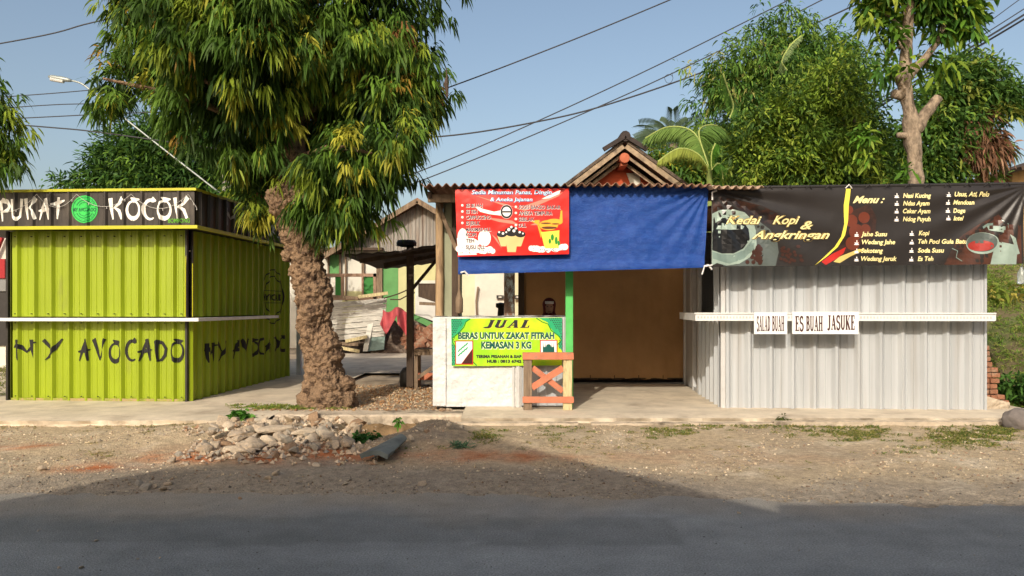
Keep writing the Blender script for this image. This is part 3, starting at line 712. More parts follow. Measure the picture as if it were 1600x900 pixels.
# corrugated roof
def roof_sheet(x0, x1, y0, y1, z0, z1, per=.105, amp=.021):
    mb = MB(); n = int((x1 - x0) / per * 10); vs = []
    for j in range(7):
        t = j / 6
        for i in range(n + 1):
            x = x0 + (x1 - x0) * i / n
            vs.append((x, y0 + (y1 - y0) * t + (.02 * N3(x, 1, 3, 1.5) if j == 0 else 0), z0 + (z1 - z0) * t + amp * math.sin(2 * math.pi * x / per) + .012 * N3(x, 0, 2, .8)))
    mb.add(vs, [(j * (n + 1) + i, j * (n + 1) + i + 1, (j + 1) * (n + 1) + i + 1, (j + 1) * (n + 1) + i) for j in range(6) for i in range(n)])
    return mb
build('roof', roof_sheet(-1.13, 2.52, 9.28, 13.3, 3.0, 3.25), M_RUST, st, solid=.008, smooth=True)
build('roof_patch', roof_sheet(2.44, 3.1, 9.2, 10.6, 2.965, 3.1), mat('tan_roof_sheet', (.36, .25, .17), .85, .3, 5), st, solid=.008, smooth=True)
mb = MB(); mb.beam((-1.08, 9.62, 2.88), (2.6, 9.62, 2.9), .06, .1); build('front_beam', mb, M_WOOD, st, bevel=.004)
mb = MB(); mb.beam((-1.08, 13.0, 3.1), (3.0, 13.0, 3.1), .06, .1); build('rear_beam', mb, M_WOODD, st)
for x in (-1.05, -.35, .5, 1.4, 2.3): mb = MB(); mb.beam((x, 9.56, 2.92), (x, 13.3, 3.17), .05, .08); build('rafter', mb, M_WOODD, st)
mb = MB(); mb.tube(smooth_path([P(686, 497, 9.93), P(687, 430, 9.94), P(685, 370, 9.93), P(686, 310, 9.93)], 5), [.062, .058, .052, .05] * 4, 10) if False else None
pts = smooth_path([(-.995, 10.15, .15), (-.985, 10.15, 1.3), (-.98, 10.15, 2.1), (-.985, 10.15, 2.95)], 6)
mb = MB(); mb.tube(pts, [.062 - .012 * i / (len(pts) - 1) + .003 * (i % 5 == 0) for i in range(len(pts))], 12, disp=lambda q: .004 * N3(q.x, q.y, q.z, 20)); build('bamboo_post', mb, M_BAMB, st, smooth=True)
mb = MB(); mb.beam((-.76, 10.1, .15), (-.76, 10.1, 2.95), .1, .08, up=(0, 1, 0)); build('corner_post', mb, M_WOODD, st)
mb = MB(); mb.beam((-.98, 9.85, 2.85), (-.74, 10.0, 2.25), .05, .07, up=(0, 1, 0)); build('brace', mb, M_WOOD, st)
mb = MB(); mb.box(-.935, -.80, 10.18, 10.2, 1.2, 2.9); mb.box(-.95, -.93, 10.18, 12.6, .15, 2.95) if False else None; build('side_board', mb, mat('greenish_board', (.30, .31, .20), .5, .35, 2, col2=(.17, .18, .12), c2s=2, st=(1, 1, .4)), st)
mb = MB(); p = P(796, 428, 10.35); mb.box(p.x - .075, p.x + .075, 10.3, 10.4, .15, 2.95); build('peeling_post', mb, M_PEEL, st, bevel=.006)
mb = MB(); p = P(889.5, 500, 10.0); mb.box(p.x - .05, p.x + .05, 9.98, 10.04, .15, 2.9); build('green_post', mb, M_GPOST, st, bevel=.005)
# back curtain, with folds
cx0, cx1, cy = P(819, 0, 13.0).x, P(1071, 0, 13.0).x, 13.0
mb = MB(); mb.grid(90, 40, lambda i, j: (cx0 + (cx1 - cx0) * i, cy - .03 * FB(i * 6, j * 2, 1, 1.1) - .015 * math.sin(i * 60) * (1 - j) ** 6, .235 + .012 * math.sin(i * 40) + (3.1 - .235) * j)); build('curtain', mb, M_CURT, st, smooth=True)
mb = MB(); mb.tube([(cx0, cy + .0, .24), (cx1, cy, .24)], .012, 6); 
for k in range(7): x = cx0 + .3 + k * .42; mb.box(x, x + .012, cy - .03, cy - .02, .2, .3)
build('curtain_tie', mb, M_WOODD, st)
mb = MB(); mb.box(cx0 - .07, cx0, 12.95, 13.05, .15, 3.1); build('rear_post', mb, M_WOODD, st)
mb = MB(); mb.box(cx1, cx1 + .07, 12.95, 13.05, .15, 3.1); build('rear_post', mb, M_WOODD, st)
mb = MB(); mb.box(cx0 - .1, cx1 + .1, 13.3, 13.36, .0, 3.1); build('rear_wall', mb, M_WOODD, st)

# counter wrapped in white tarpaulin
ct = thing('stall_counter', (-.1, 10.25, .15), 'waist high stall counter wrapped in white tarpaulin, behind the green rice banner', 'counter')
cxl, cxr = P(678, 0, 10.0).x, P(884, 0, 10.0).x; czt = P(0, 495, 10.0).z
def cloth(u, v, X0, X1, Z0, Z1, y, a=.012):
    x = X0 + (X1 - X0) * u; z = Z0 + (Z1 - Z0) * v
    return (x, y - a * FB(x, z, 4, 2.2) - a * .7 * FB(x, z * 3, 7, 1.7), z)
mb = MB(); mb.box(cxl + .02, cxr, 10.03, 10.55, .16, czt - .02); build('counter_frame', mb, M_WOOD, ct)
mb = MB(); mb.grid(70, 60, lambda i, j: cloth(i, j, cxl, P(815, 0, 10).x, .155, czt, 10.0)); mb.grid(12, 60, lambda i, j: (cxl - .01 * FB(i, j, 1, 3), 10.0 + .56 * (1 - i), .155 + (czt - .155) * j))
mb.grid(60, 8, lambda i, j: (cxl + (cxr + .02 - cxl) * i, 9.985 + .58 * j, czt + .006 + .012 * FB(i * 8, j * 3, 5, 1)))
build('tarpaulin_cover', mb, M_WTARP, ct, smooth=True)
mb = MB(); mb.box(cxl - .012, cxl + .16, 9.975, 9.985, .17, czt - .01); build('cover_flap', mb, M_WTARP, ct)
mb = MB()
for a, b, d in ((800, 804, .03), (806, 812, .045), (813, 815, .03)): mb.box(P(a, 0, 10).x, P(b, 0, 10).x, 10.0 - d, 10.02, .15, czt - .1)
build('corner_trim', mb, M_ZTRIM, ct)
mb = MB(); mb.box(P(815.5, 0, 10).x, P(884, 0, 10).x, 9.99, 10.02, .17, czt - .004)
for a in (826, 838, 852, 866, 879): mb.box(P(a, 0, 10).x, P(a + 3, 0, 10).x, 9.965, 9.988, .17, czt - .006)
build('zinc_panel', mb, M_ZINC, ct)

# wooden barrier in front of the counter
wb = thing('wooden_barrier', (P(857, 0, 9.69).x, 9.69, .15), 'salmon and bare wood barrier frame with a crossed brace, in front of the counter', 'barrier')
Yb = 9.69
def zz(py): return P(0, py, Yb).z
def xx(px): return P(px, 0, Yb).x
mb = MB(); mb.box(xx(818), xx(831), Yb, Yb + .09, .15, zz(561)); build('post', mb, M_WOOD, wb, bevel=.004, label='grey brown bare wooden post')
mb = MB(); mb.box(xx(880), xx(894), Yb, Yb + .09, .15, zz(561)); build('post', mb, M_WOODY, wb, bevel=.004, label='pale yellow scuffed wooden post')
mb = MB(); mb.box(xx(816.5), xx(896.5), Yb - .022, Yb + .1, zz(562), zz(551)); build('top_rail', mb, M_SALM, wb, bevel=.004)
mb = MB(); mb.box(xx(816.5), xx(896.5), Yb - .022, Yb - .002, zz(629.5), zz(619.5)); build('bottom_rail', mb, M_SALM, wb, bevel=.003)
mb = MB(); mb.beam((xx(831), Yb + .02, zz(606)), (xx(880), Yb + .02, zz(575)), .02, .085, up=(0, 0, 1)); build('brace', mb, M_SALM, wb, bevel=.003)
mb = MB(); mb.beam((xx(832), Yb + .045, zz(575)), (xx(880), Yb + .045, zz(612)), .02, .075, up=(0, 0, 1)); build('brace', mb, M_SALM, wb, bevel=.003)

# banner surfaces ------------------------------------------------------------
def grid_cuts(s): return lambda a, b: [k * s for k in range(int(a / s) - 1, int(b / s) + 2)]
def make_banner(name, corners, Y, disp, m, label, cat='banner', th=.004, nx=120, ny=50, parent=None, group=None):
    """corners px: tl, tr, br, bl. returns (object-empty, Surf)"""
    C = [P(x, y, Y) for x, y in corners]
    t = thing(name, ((C[3].x + C[2].x) / 2, Y, min(C[2].z, C[3].z)), label, cat, group)
    mb = MB()
    def g(i, j):
        a = C[3].lerp(C[2], i); b = C[0].lerp(C[1], i); p = a.lerp(b, j); return (p.x, Y - disp(p.x, p.z, i, j), p.z)
    mb.grid(nx, ny, g)
    s = len(mb.v); n0 = len(mb.f)
    mb.v += [v + Vector((0, th, 0)) for v in mb.v[:s]]
    for f in mb.f[:n0]: mb.f.append([k + s for k in f[::-1]]); mb.mi.append(0)
    build('sheet', mb, m, t, smooth=True)
    (xl, xr_), (zb, ztp) = (C[0].x, C[1].x), (min(C[2].z, C[3].z), max(C[0].z, C[1].z))
    def fn(u, v, o):
        i = (u - xl) / (xr_ - xl); zb_ = C[3].z + (C[2].z - C[3].z) * i; zt_ = C[0].z + (C[1].z - C[0].z) * i
        return Vector((u, Y - disp(u, v, i, (v - zb_) / (zt_ - zb_)) - o, v))
    sf = Surf(fn, grid_cuts(.05), grid_cuts(.05), lambda px, py: (P(px, py, Y).x, P(px, py, Y).z))
    return t, sf
# blue tarpaulin
def d_blue(x, z, i, j):
    w = .030 * FB(x, z, 3, 1.5) + .014 * math.sin((x * .9 + z * 2.2) * 4) * FB(x, z, 8, .8)
    sc_ = .02 * abs(math.sin(math.pi * x / .105)) * max(0, (j - .9) / .1)
    r = math.hypot(x - 2.45, (z - 3.0) * 1.2); an = math.atan2(3.02 - z, 2.5 - x)
    w += .012 * math.sin(an * 26) * math.exp(-r * 1.1) * min(1, r * 4)
    return w + sc_ + .02 * math.exp(-((j - .03) / .05) ** 2)
blue, SB = make_banner('blue_tarpaulin', [(716, 292), (1107, 290), (1101, 418), (716, 429)], 9.46, d_blue, M_TARPB, 'blue woven tarpaulin stretched under the stall roof edge', 'tarpaulin', nx=240, ny=90)
for (px, py) in ((1107, 293), (1100, 416), (720, 426)):
    q = P(px, py, 9.42); mb = MB(); mb.tube([q, q + Vector((.05, -.01, .015)), q + Vector((.1, 0, -.04))], .012, 6); build('tie', mb, M_WHT, blue)
# red drinks banner
def d_red(x, z, i, j): return .010 * math.sin(z * 8 + x * 1.5) * (.4 + FB(x, z, 2, 1)) + .008 * FB(x, z, 5, 2) + .012 * math.sin(i * math.pi)
M_RED = mat('red_vinyl', lin(225, 40, 32), .28, .08, 3, spec=.5)
red, SRD = make_banner('red_drinks_banner', [(711, 296), (889, 294), (889, 397), (715, 401)], 9.38, d_red, M_RED, 'red printed vinyl banner listing drinks and snacks, with pictures of cups', nx=80, ny=50)
def pr(s, parent, name, m, fn):
    mb = MB(); fn(mb); return build(name, mb, m, parent)
Mw = MH('ink_white', 246, 240, 232); Mbk = MH('ink_black', 24, 20, 22); Mnv = MH('ink_navy', 20, 60, 120); Mcr = MH('ink_cream', 214, 190, 128); Mor = MH('ink_orange', 236, 168, 50); Mye = MH('ink_yellow', 232, 216, 80)
Mpk = MH('ink_pink', 240, 130, 110); Mgr = MH('ink_leaf', 40, 140, 50); Mbr = MH('ink_brown', 92, 52, 30)
def blobs_px(sf, mb, lst, off, n=12):
    for k, (x, y, r) in enumerate(lst): sf.ell(mb, x, y, r, r, off + .0004 * (k % 6), n=n)
pr(SRD, red, 'printed_streaks', Mpk, lambda mb: [SRD.pxpoly(mb, q, .0015 + .0003 * k) for k, q in enumerate([[(740, 305), (786, 318), (806, 324), (786, 321)], [(806, 326), (868, 305), (880, 300), (872, 307), (820, 330)], [(750, 338), (800, 345), (812, 352), (780, 347)], [(768, 366), (776, 372), (784, 388), (778, 380)], [(828, 352), (845, 345), (840, 352)]])])
rr_ = random.Random(3)
pr(SRD, red, 'printed_ice', Mw, lambda mb: (blobs_px(SRD, mb, [(717 + k * 4.4, 394 - rr_.random() * 5 - 4 * max(0, 1 - k / 6), 4.2 + rr_.random() * 2) for k in range(13)] + [(830 + k * 4.4, 391.5 - rr_.random() * 4 - (3 if k > 9 else 0), 3.6 + rr_.random() * 1.6) for k in range(13)], .002), SRD.ell(mb, 723, 371, 8, 14, .0016), SRD.ell(mb, 757, 372, 10, 13, .0018), SRD.pxpoly(mb, [(714, 372), (716, 399), (745, 398), (750, 378), (740, 372)], .0014)))
pr(SRD, red, 'printed_flash', Mw, lambda mb: (SRD.pxpoly(mb, [(741, 322), (756, 327), (772, 331), (788, 328), (800, 326), (798, 335), (782, 337), (765, 335), (750, 331)], .003), SRD.pxpoly(mb, [(846, 311), (868, 300), (876, 297), (874, 303), (858, 310)], .003)))
pr(SRD, red, 'printed_ice_shade', MH('ink_grey', 120, 120, 130), lambda mb: blobs_px(SRD, mb, [(718 + rr_.random() * 52, 390 + rr_.random() * 6, .9) for _ in range(22)] + [(832 + rr_.random() * 52, 388 + rr_.random() * 6, .9) for _ in range(22)], .005, 5))
def cups(mb, hx):
    for (cx, cy, w, h) in ((784, 376, 7.5, 18), (813, 376, 7.5, 18)): SRD.pxpoly(mb, [(cx - w, cy - h / 2), (cx + w, cy - h / 2), (cx + w * .55 + hx(cx), cy + h / 2), (cx - w * .55 + hx(cx), cy + h / 2)], .003)
    SRD.pxpoly(mb, [(789, 366), (810, 366), (806, 394), (793, 394)], .0036)
pr(SRD, red, 'printed_cups', Mcr, lambda mb: cups(mb, lambda c: 3 if c < 799 else -3))
pr(SRD, red, 'printed_toppings', Mbk, lambda mb: (SRD.ell(mb, 784, 366, 8, 5, .0042), SRD.ell(mb, 813, 366, 8, 5, .0043), SRD.ell(mb, 799.5, 362, 11, 7.5, .0046)))
pr(SRD, red, 'printed_cream', Mw, lambda mb: blobs_px(SRD, mb, [(780, 363, 1.6), (786, 365, 2), (795, 359, 2.6), (803, 361, 2.4), (799, 355, 2), (812, 363, 1.8), (817, 365, 1.4), (806, 357, 1.8), (791, 363, 1.5)], .006, 8))
pr(SRD, red, 'printed_noodle_cup', Mor, lambda mb: (SRD.ell(mb, 857, 352, 15, 8, .003), SRD.ell(mb, 866, 347, 13, 5, .0033), SRD.pxpoly(mb, [(843, 344), (827, 345), (842, 352)], .0036), SRD.pxpoly(mb, [(874, 345), (876, 329), (878.5, 329), (879, 347)], .0037), SRD.pxpoly(mb, [(838, 346), (845, 372), (848, 365)], .0031)))
pr(SRD, red, 'printed_noodle_shade', Mbr, lambda mb: (SRD.ell(mb, 858, 356, 12, 2, .005), SRD.ell(mb, 853, 349, 8, 1.2, .005), SRD.ell(mb, 868, 350, 6, 1, .005)))
pr(SRD, red, 'printed_cup_sleeve', Mye, lambda mb: (SRD.pxpoly(mb, [(845, 363), (874, 360), (873, 388), (851, 388)], .004)))
pr(SRD, red, 'printed_leaves', Mgr, lambda mb: (SRD.ell(mb, 863, 371, 2.4, 5, .006), SRD.ell(mb, 869, 376, 2.2, 6, .006), SRD.ell(mb, 859, 377, 2, 4, .006), SRD.ell(mb, 873, 380, 2, 4, .006)))
pr(SRD, red, 'printed_seal', Mw, lambda mb: SRD.ell(mb, 791.5, 331, 9.5, 11, .0034))
pr(SRD, red, 'printed_seal_rim', Mbk, lambda mb: (SRD.ell(mb, 791.5, 331, 9.2, 10.5, .0046, inner=.72), SRD.pxpoly(mb, [(785, 330), (798, 330), (798, 332.5), (785, 332.5)], .0048)))
def heads(mb, sh):
    for w, a, b, y, h in (('Sedia Minuman Panas, Dingin', 737, 862, 303.5, 6.5), ('& Aneka Jajanan', 766, 832, 314.5, 6)):
        SRD.text(mb, w, a + sh, b + sh, y + sh, y - h + sh, .0032 if sh else .0052, shear=.15, bold=.05 if sh else .015)
pr(SRD, red, 'headline_shadow', Mnv, lambda mb: heads(mb, .5)); pr(SRD, red, 'headline', MH('ink_sky', 200, 225, 245), lambda mb: heads(mb, 0))
L1 = [('ES BUAH', 728, 754, 324), ('ES TEH', 728, 746, 333.5), ('CAPPUCCINO', 728, 767, 342.5), ('ES JERUK', 728, 750, 351.5), ('MARIMAS DLL', 728, 767, 361.5), ('KOPI', 728, 744, 369.5), ('TEH', 728, 741, 379), ('SUSU DLL', 728, 758, 389)]
L2 = [('SOSIS BAKSO BAKAR', 810, 876, 326.5), ('ANEKA TEMPURA', 810, 863, 336), ('SEBLAK', 810, 835, 345.5), ('DLL', 810, 822, 355)]
def lst(mb, sh, which):
    for w, a, b, y in which: SRD.text(mb, w, a + sh, b + sh, y + sh, y - 6 + sh, .006 if sh else .008, bold=.05 if sh else .022)
pr(SRD, red, 'list_outline', Mw, lambda mb: lst(mb, .4, L1)); pr(SRD, red, 'list_text', MH('ink_dark', 60, 20, 40), lambda mb: lst(mb, 0, L1))
pr(SRD, red, 'snack_outline', Mw, lambda mb: lst(mb, .4, L2)); pr(SRD, red, 'snack_text', MH('ink_dark', 60, 20, 40), lambda mb: lst(mb, 0, L2))
pr(SRD, red, 'printed_bullets', Mw, lambda mb: [SRD.ell(mb, 722.5 if k < 8 else 806, y, 2, 2, .004, n=8) for k, y in enumerate([q[3] - 3 for q in L1] + [q[3] - 3 for q in L2])])
pr(SRD, red, 'bullet_ticks', Mbk, lambda mb: [SRD.pxpoly(mb, [(x - 1, y - .3), (x - .2, y + .8), (x + 1.6, y - 1.5), (x - .2, y + 1.6)], .006) for x, y in [(722.5, q[3] - 3) for q in L1] + [(806, q[3] - 3) for q in L2]])
# green rice banner on the counter
def d_grn(x, z, i, j): return .004 * FB(x, z, 4, 2.5) + .012
M_GB = mat('lime_vinyl', lin(150, 215, 40), .35, .06, 1.5, col2=lin(205, 222, 40), lo=.42, hi=.58, c2s=1.2, spec=.4)
gb, SG = make_banner('rice_banner', [(705, 498), (878, 496), (878, 571), (706, 572)], 9.955, d_grn, M_GB, 'green printed banner headed JUAL pinned to the white counter', nx=60, ny=30)
Mte = MH('ink_teal', 40, 165, 110); Mdt = MH('ink_deep_teal', 10, 84, 72); Mdb = MH('ink_near_black', 40, 38, 44)
def corners(mb):
    SG.pxpoly(mb, [(705, 498), (734, 498), (727, 503), (724, 510), (717, 519), (709, 525), (706, 530), (707, 537), (713, 546), (711, 571), (706, 571)], .0015)
    SG.pxpoly(mb, [(878, 496.5), (878, 548), (872, 541), (876, 532), (874, 526), (866, 519), (859, 511), (856, 504), (848, 500), (842, 497)], .0015)
pr(SG, gb, 'printed_corner', Mte, corners)
def lattice(mb, c):
    for (x0, x1, y0, y1) in ((706, 722, 499, 526), (706, 711, 528, 570), (858, 877, 498, 523), (873, 877, 526, 546)):
        y = y0; r = 0
        while y < y1:
            x = x0 + 1 + (1.4 if r % 2 else 0)
            while x < x1:
                if not ((x0 == 706 and x1 == 722 and (x - 706) + (y - 499) * .75 > 21) or (x0 == 858 and (877 - x) + (y - 498) * .75 > 19)): SG.ell(mb, x, y, .95, 1.1, .003, n=6)
                x += 2.9
            y += 2.9; r += 1
pr(SG, gb, 'printed_lattice', MH('ink_pattern', 40, 60, 60), lambda mb: lattice(mb, 0))
def curve(mb, pts, w, off, sf):
    q = [sf.px(*p) for p in pts]
    v, f = stroke_polys([[(a, b, w) for a, b in q]])[0]; sf.put(mb, v, f, off)
pr(SG, gb, 'printed_border', MH('ink_green', 10, 130, 40), lambda mb: (curve(mb, [(735, 498), (728, 503), (725, 511), (717, 520), (707, 528), (707, 534), (713, 545)], .012, .004, SG), curve(mb, [(838, 497), (847, 503), (856, 506), (861, 516), (872, 524), (877, 531), (870, 540)], .012, .004, SG), curve(mb, [(736, 562), (742, 568), (745, 571)], .012, .004, SG)))
pr(SG, gb, 'photo_frame', MH('ink_red', 190, 40, 30), lambda mb: (SG.pxpoly(mb, [(711.5, 532), (739.5, 532), (739.5, 569.5), (711.5, 569.5)], .005), SG.pxpoly(mb, [(843.5, 531), (871, 531), (871, 551), (843.5, 551)], .005)))
pr(SG, gb, 'photo_print', Mw, lambda mb: (SG.pxpoly(mb, [(713, 533.5), (738, 533.5), (738, 545), (721, 568), (713, 568)], .007), SG.pxpoly(mb, [(845, 532.5), (869.5, 532.5), (869.5, 551), (845, 551)], .007)))
pr(SG, gb, 'photo_shade', MH('ink_maroon', 70, 30, 24), lambda mb: SG.pxpoly(mb, [(738, 546), (738, 568), (722, 568)], .0072))
pr(SG, gb, 'rice_marks', Mte, lambda mb: [SG.pxpoly(mb, [(715 + k * 3.8, 556 - k * 3.2 - m * 7), (719 + k * 3.8, 551 - k * 3.2 - m * 7), (720 + k * 3.8, 553 - k * 3.2 - m * 7), (717 + k * 3.8, 557 - k * 3.2 - m * 7)], .009) for k in range(4) for m in range(2)])
pr(SG, gb, 'mosque_print', Mdt, lambda mb: (SG.pxpoly(mb, [(848, 550), (848, 542), (866, 542), (866, 550)], .009), SG.ell(mb, 857, 542, 4, 4.5, .0093), [SG.pxpoly(mb, [(x - .7, 545), (x, 534), (x + .7, 545)], .0096) for x in (849, 852, 862, 865)]))
def jual(mb, s, o): SG.stext(mb, SE, 'JUAL', 756 + s, 827 + s, 512 + s, 500 + s, o, nib=(.09, .27), gap=.14, shear=.25)
pr(SG, gb, 'headline_shadow', Mye, lambda mb: jual(mb, .8, .003)); pr(SG, gb, 'headline', Mdb, lambda mb: jual(mb, 0, .006))
def mid(mb, s, o, bd):
    SG.text(mb, 'BERAS UNTUK ZAKAT FITRAH', 716 + s, 866 + s, 529 + s, 519 + s, o, bold=bd); SG.text(mb, 'KEMASAN 3 KG', 752 + s, 830 + s, 544 + s, 533.5 + s, o, bold=bd)
pr(SG, gb, 'slogan_shadow', MH('ink_pale', 225, 240, 190), lambda mb: mid(mb, .6, .003, .09)); pr(SG, gb, 'slogan', Mdt, lambda mb: mid(mb, 0, .006, .045))
pr(SG, gb, 'small_print', Mdb, lambda mb: (SG.text(mb, 'TERIMA PESANAN & SIAP ANTAR', 744, 838, 559, 554.5, .004, bold=.05), SG.text(mb, 'HUB : 0813 6742 3918', 761, 832, 566.5, 562, .004, bold=.05)))
# black coffee banner ---------------------------------------------------------
def d_blk(x, z, i, j):
    w = .008 * FB(x, z, 4, 1.2)
    for cx, cz, sg in ((C_TR[0], C_TR[1], -1), (C_TL[0], C_TL[1], 1)):
        r = math.hypot(x - cx, z - cz); a = math.atan2(cz - z, sg * (x - cx))
        w += .022 * math.sin(a * 21 + sg) * min(1, r * 2.2) * math.exp(-r * .9)
    return w + .012 * math.sin(i * 9) * j ** 3
_a = P(1600, 290, 9.42); C_TR = (_a.x + .04, _a.z); _a = P(1112, 297, 9.42); C_TL = (_a.x, _a.z)
M_BKV = mat('black_vinyl', (.024, .020, .018), .36, .2, 1.2, .05, 60, spec=.4)
kb, SK = make_banner('coffee_menu_banner', [(1112, 296), (1600, 289), (1600, 412), (1111, 417)], 9.42, d_blk, M_BKV, 'long black printed banner for a coffee stall with a menu in yellow script', nx=220, ny=60)
SK.cu = grid_cuts(.06); SK.cv = grid_cuts(.06)
ink = lambda n, *c: mat(n, lin(*c), .33, .25, 3, spec=.6)
MT = ink('ink_teal_grey', 118, 138, 130); MSa = ink('ink_saucer', 84, 92, 88); MCo = ink('ink_coffee', 16, 16, 17); MBn = ink('ink_bean', 62, 34, 24); MRs = ink('ink_rust', 104, 46, 26); MRe = ink('ink_wine', 160, 52, 44); MPl = ink('ink_plate', 150, 168, 156)
Mscr = ink('ink_script', 240, 226, 160); Mgo = ink('ink_gold', 190, 160, 90)
pr(SK, kb, 'printed_glow', mat('ink_brown_haze', lin(58, 34, 24), .33, .5, 5, col2=lin(24, 18, 16), lo=.45, hi=.6, c2s=4, spec=.6), lambda mb: (SK.pxpoly(mb, [(1113, 305), (1150, 312), (1190, 322), (1215, 334), (1206, 350), (1160, 345), (1113, 350)], .001), SK.pxpoly(mb, [(1330, 330), (1358, 318), (1370, 340), (1368, 365), (1345, 392), (1318, 400), (1300, 408), (1312, 380), (1325, 355)], .001)))
pr(SK, kb, 'printed_saucer', MSa, lambda mb: SK.pxpoly(mb, [(1185, 345), (1202, 358), (1214, 376), (1217, 394), (1212, 415.5), (1130, 416), (1150, 350)], .002))
pr(SK, kb, 'printed_beans', MBn, lambda mb: blobs_px(SK, mb, [(1168 + rr_.random() * 22, 384 + rr_.random() * 27, 3.4) for _ in range(34)] + [(1220 + rr_.random() * 34, 385 + rr_.random() * 26, 2.6) for _ in range(24)], .003, 8))
def rcup(mb):
    pts = [(1112.5, 334), (1125, 328), (1145, 327), (1163, 332), (1176, 345), (1182, 362), (1182, 384), (1172, 402), (1155, 412), (1135, 415), (1120, 411), (1112, 415)]
    SK.pxpoly(mb, pts, .0046)
pr(SK, kb, 'printed_cup', MPl, rcup)
pr(SK, kb, 'cup_shade', MT, lambda mb: SK.pxpoly(mb, [(1112.5, 393), (1126, 397), (1145, 398), (1162, 391), (1174, 376), (1180, 372), (1177, 390), (1163, 404), (1140, 412), (1113, 404)], .0056))
pr(SK, kb, 'printed_coffee', MCo, lambda mb: SK.pxpoly(mb, [(1112.5, 364), (1116, 350), (1128, 341), (1146, 338), (1162, 346), (1170, 358), (1171, 374), (1162, 388), (1146, 396), (1128, 396), (1112.5, 391)], .0066))
pr(SK, kb, 'cup_highlight', MPl, lambda mb: SK.pxpoly(mb, [(1118, 358), (1124, 350), (1136, 347), (1155, 350), (1163, 354), (1160, 358), (1140, 359)], .0076))
pr(SK, kb, 'printed_curve', Mye, lambda mb: SK.pxpoly(mb, [(1322, 295), (1329, 295), (1326, 320), (1325, 345), (1320, 368), (1309, 386), (1292, 401), (1272, 415), (1286, 403), (1304, 386), (1314, 370), (1319, 350), (1318, 320)], .004))
pr(SK, kb, 'printed_spice', MRs, lambda mb: blobs_px(SK, mb, [(1330, 345, 10), (1338, 362, 12), (1332, 380, 11), (1350, 340, 9), (1326, 328, 7), (1352, 358, 8)], .002, 14))
pr(SK, kb, 'printed_flame', ink('ink_flame', 190, 40, 30), lambda mb: SK.pxpoly(mb, [(1283, 409), (1300, 397), (1322, 386), (1318, 396), (1306, 405), (1290, 414)], .003))
pr(SK, kb, 'printed_flame_tip', ink('ink_flame_tip', 214, 190, 110), lambda mb: SK.pxpoly(mb, [(1302, 409), (1312, 401), (1342, 389), (1352, 390), (1330, 400), (1312, 411)], .0035))
# teapot and cup at the right
pr(SK, kb, 'printed_warm_haze', mat('ink_warm_haze', lin(96, 56, 40), .33, .5, 3, col2=lin(44, 30, 24), lo=.42, hi=.6, c2s=3, spec=.6), lambda mb: SK.pxpoly(mb, [(1475, 414), (1486, 392), (1500, 370), (1530, 350), (1560, 335), (1572, 350), (1596, 352), (1597, 412)], .001))
pr(SK, kb, 'printed_pot', MPl, lambda mb: (SK.pxpoly(mb, [(1540, 352), (1570, 354), (1572, 364), (1546, 360)], .003), SK.pxpoly(mb, [(1562, 377), (1590, 384), (1588, 413), (1548, 413), (1552, 392)], .003), SK.pxpoly(mb, [(1578, 366), (1586, 372), (1594, 396), (1588, 398)], .0032)))
pr(SK, kb, 'printed_bowl', MPl, lambda mb: SK.ell(mb, 1535, 380, 26, 17, .005))
pr(SK, kb, 'bowl_inside', MSa, lambda mb: SK.ell(mb, 1534, 378.5, 24, 15, .006))
pr(SK, kb, 'printed_tea', MRe, lambda mb: SK.ell(mb, 1532, 384, 20, 8.5, .007))
pr(SK, kb, 'printed_steam', MT, lambda mb: (curve(mb, [(1562, 338), (1566, 345), (1575, 350), (1577, 358)], .012, .004, SK), curve(mb, [(1487, 388), (1496, 392), (1494, 402), (1504, 408)], .01, .004, SK), curve(mb, [(1535, 356), (1542, 351), (1552, 350)], .03, .0045, SK)))
def ttl(mb, s, o, bd):
    for w, a, b, y, h in (('Kedai', 1134, 1190, 350, 13), ('Kopi', 1207, 1249, 350, 13), ('&', 1250, 1270, 358, 13), ('Angkringan', 1174, 1296, 373, 13)):
        SK.text(mb, w, a + s, b + s, y + s, y - h + s, o, shear=.42, bold=bd)
pr(SK, kb, 'title_outline', Mgo, lambda mb: ttl(mb, 0, .009, .055)); pr(SK, kb, 'title_edge', Mbk, lambda mb: ttl(mb, 0, .0105, .038)); pr(SK, kb, 'title', Mscr, lambda mb: ttl(mb, 0, .012, .018))
def menu(mb):
    SK.text(mb, 'Menu :', 1332, 1382, 317, 306, .004, shear=.5, bold=.035)
    for w, a, b, y in (('Nasi Kucing', 1411, 1454, 309), ('Ndas Ayam', 1411, 1452, 321), ('Ceker Ayam', 1411, 1454, 333), ('Ndog Puyuh', 1411, 1454, 345.5), ('Usus, Ati, Pelo', 1490, 1545, 307), ('Mendoan', 1489, 1522, 319.5), ('Doge', 1489, 1507, 332.5), ('Intel', 1489, 1505, 344.5),
                       ('Jahe Susu', 1345, 1386, 369), ('Wedang Jahe', 1346, 1398, 381.5), ('Sekoteng', 1345, 1379, 395), ('Wedang Jeruk', 1345, 1401, 407.5), ('Kopi', 1435, 1452, 367.5), ('Teh Poci Gula Batu', 1434, 1511, 380.5), ('Soda Susu', 1434, 1475, 394.5), ('Es Teh', 1434, 1458, 407.5)):
        SK.text(mb, w, a, b, y, y - 7.2, .0045, shear=.22, bold=.028)
pr(SK, kb, 'menu_text', Mscr, menu)
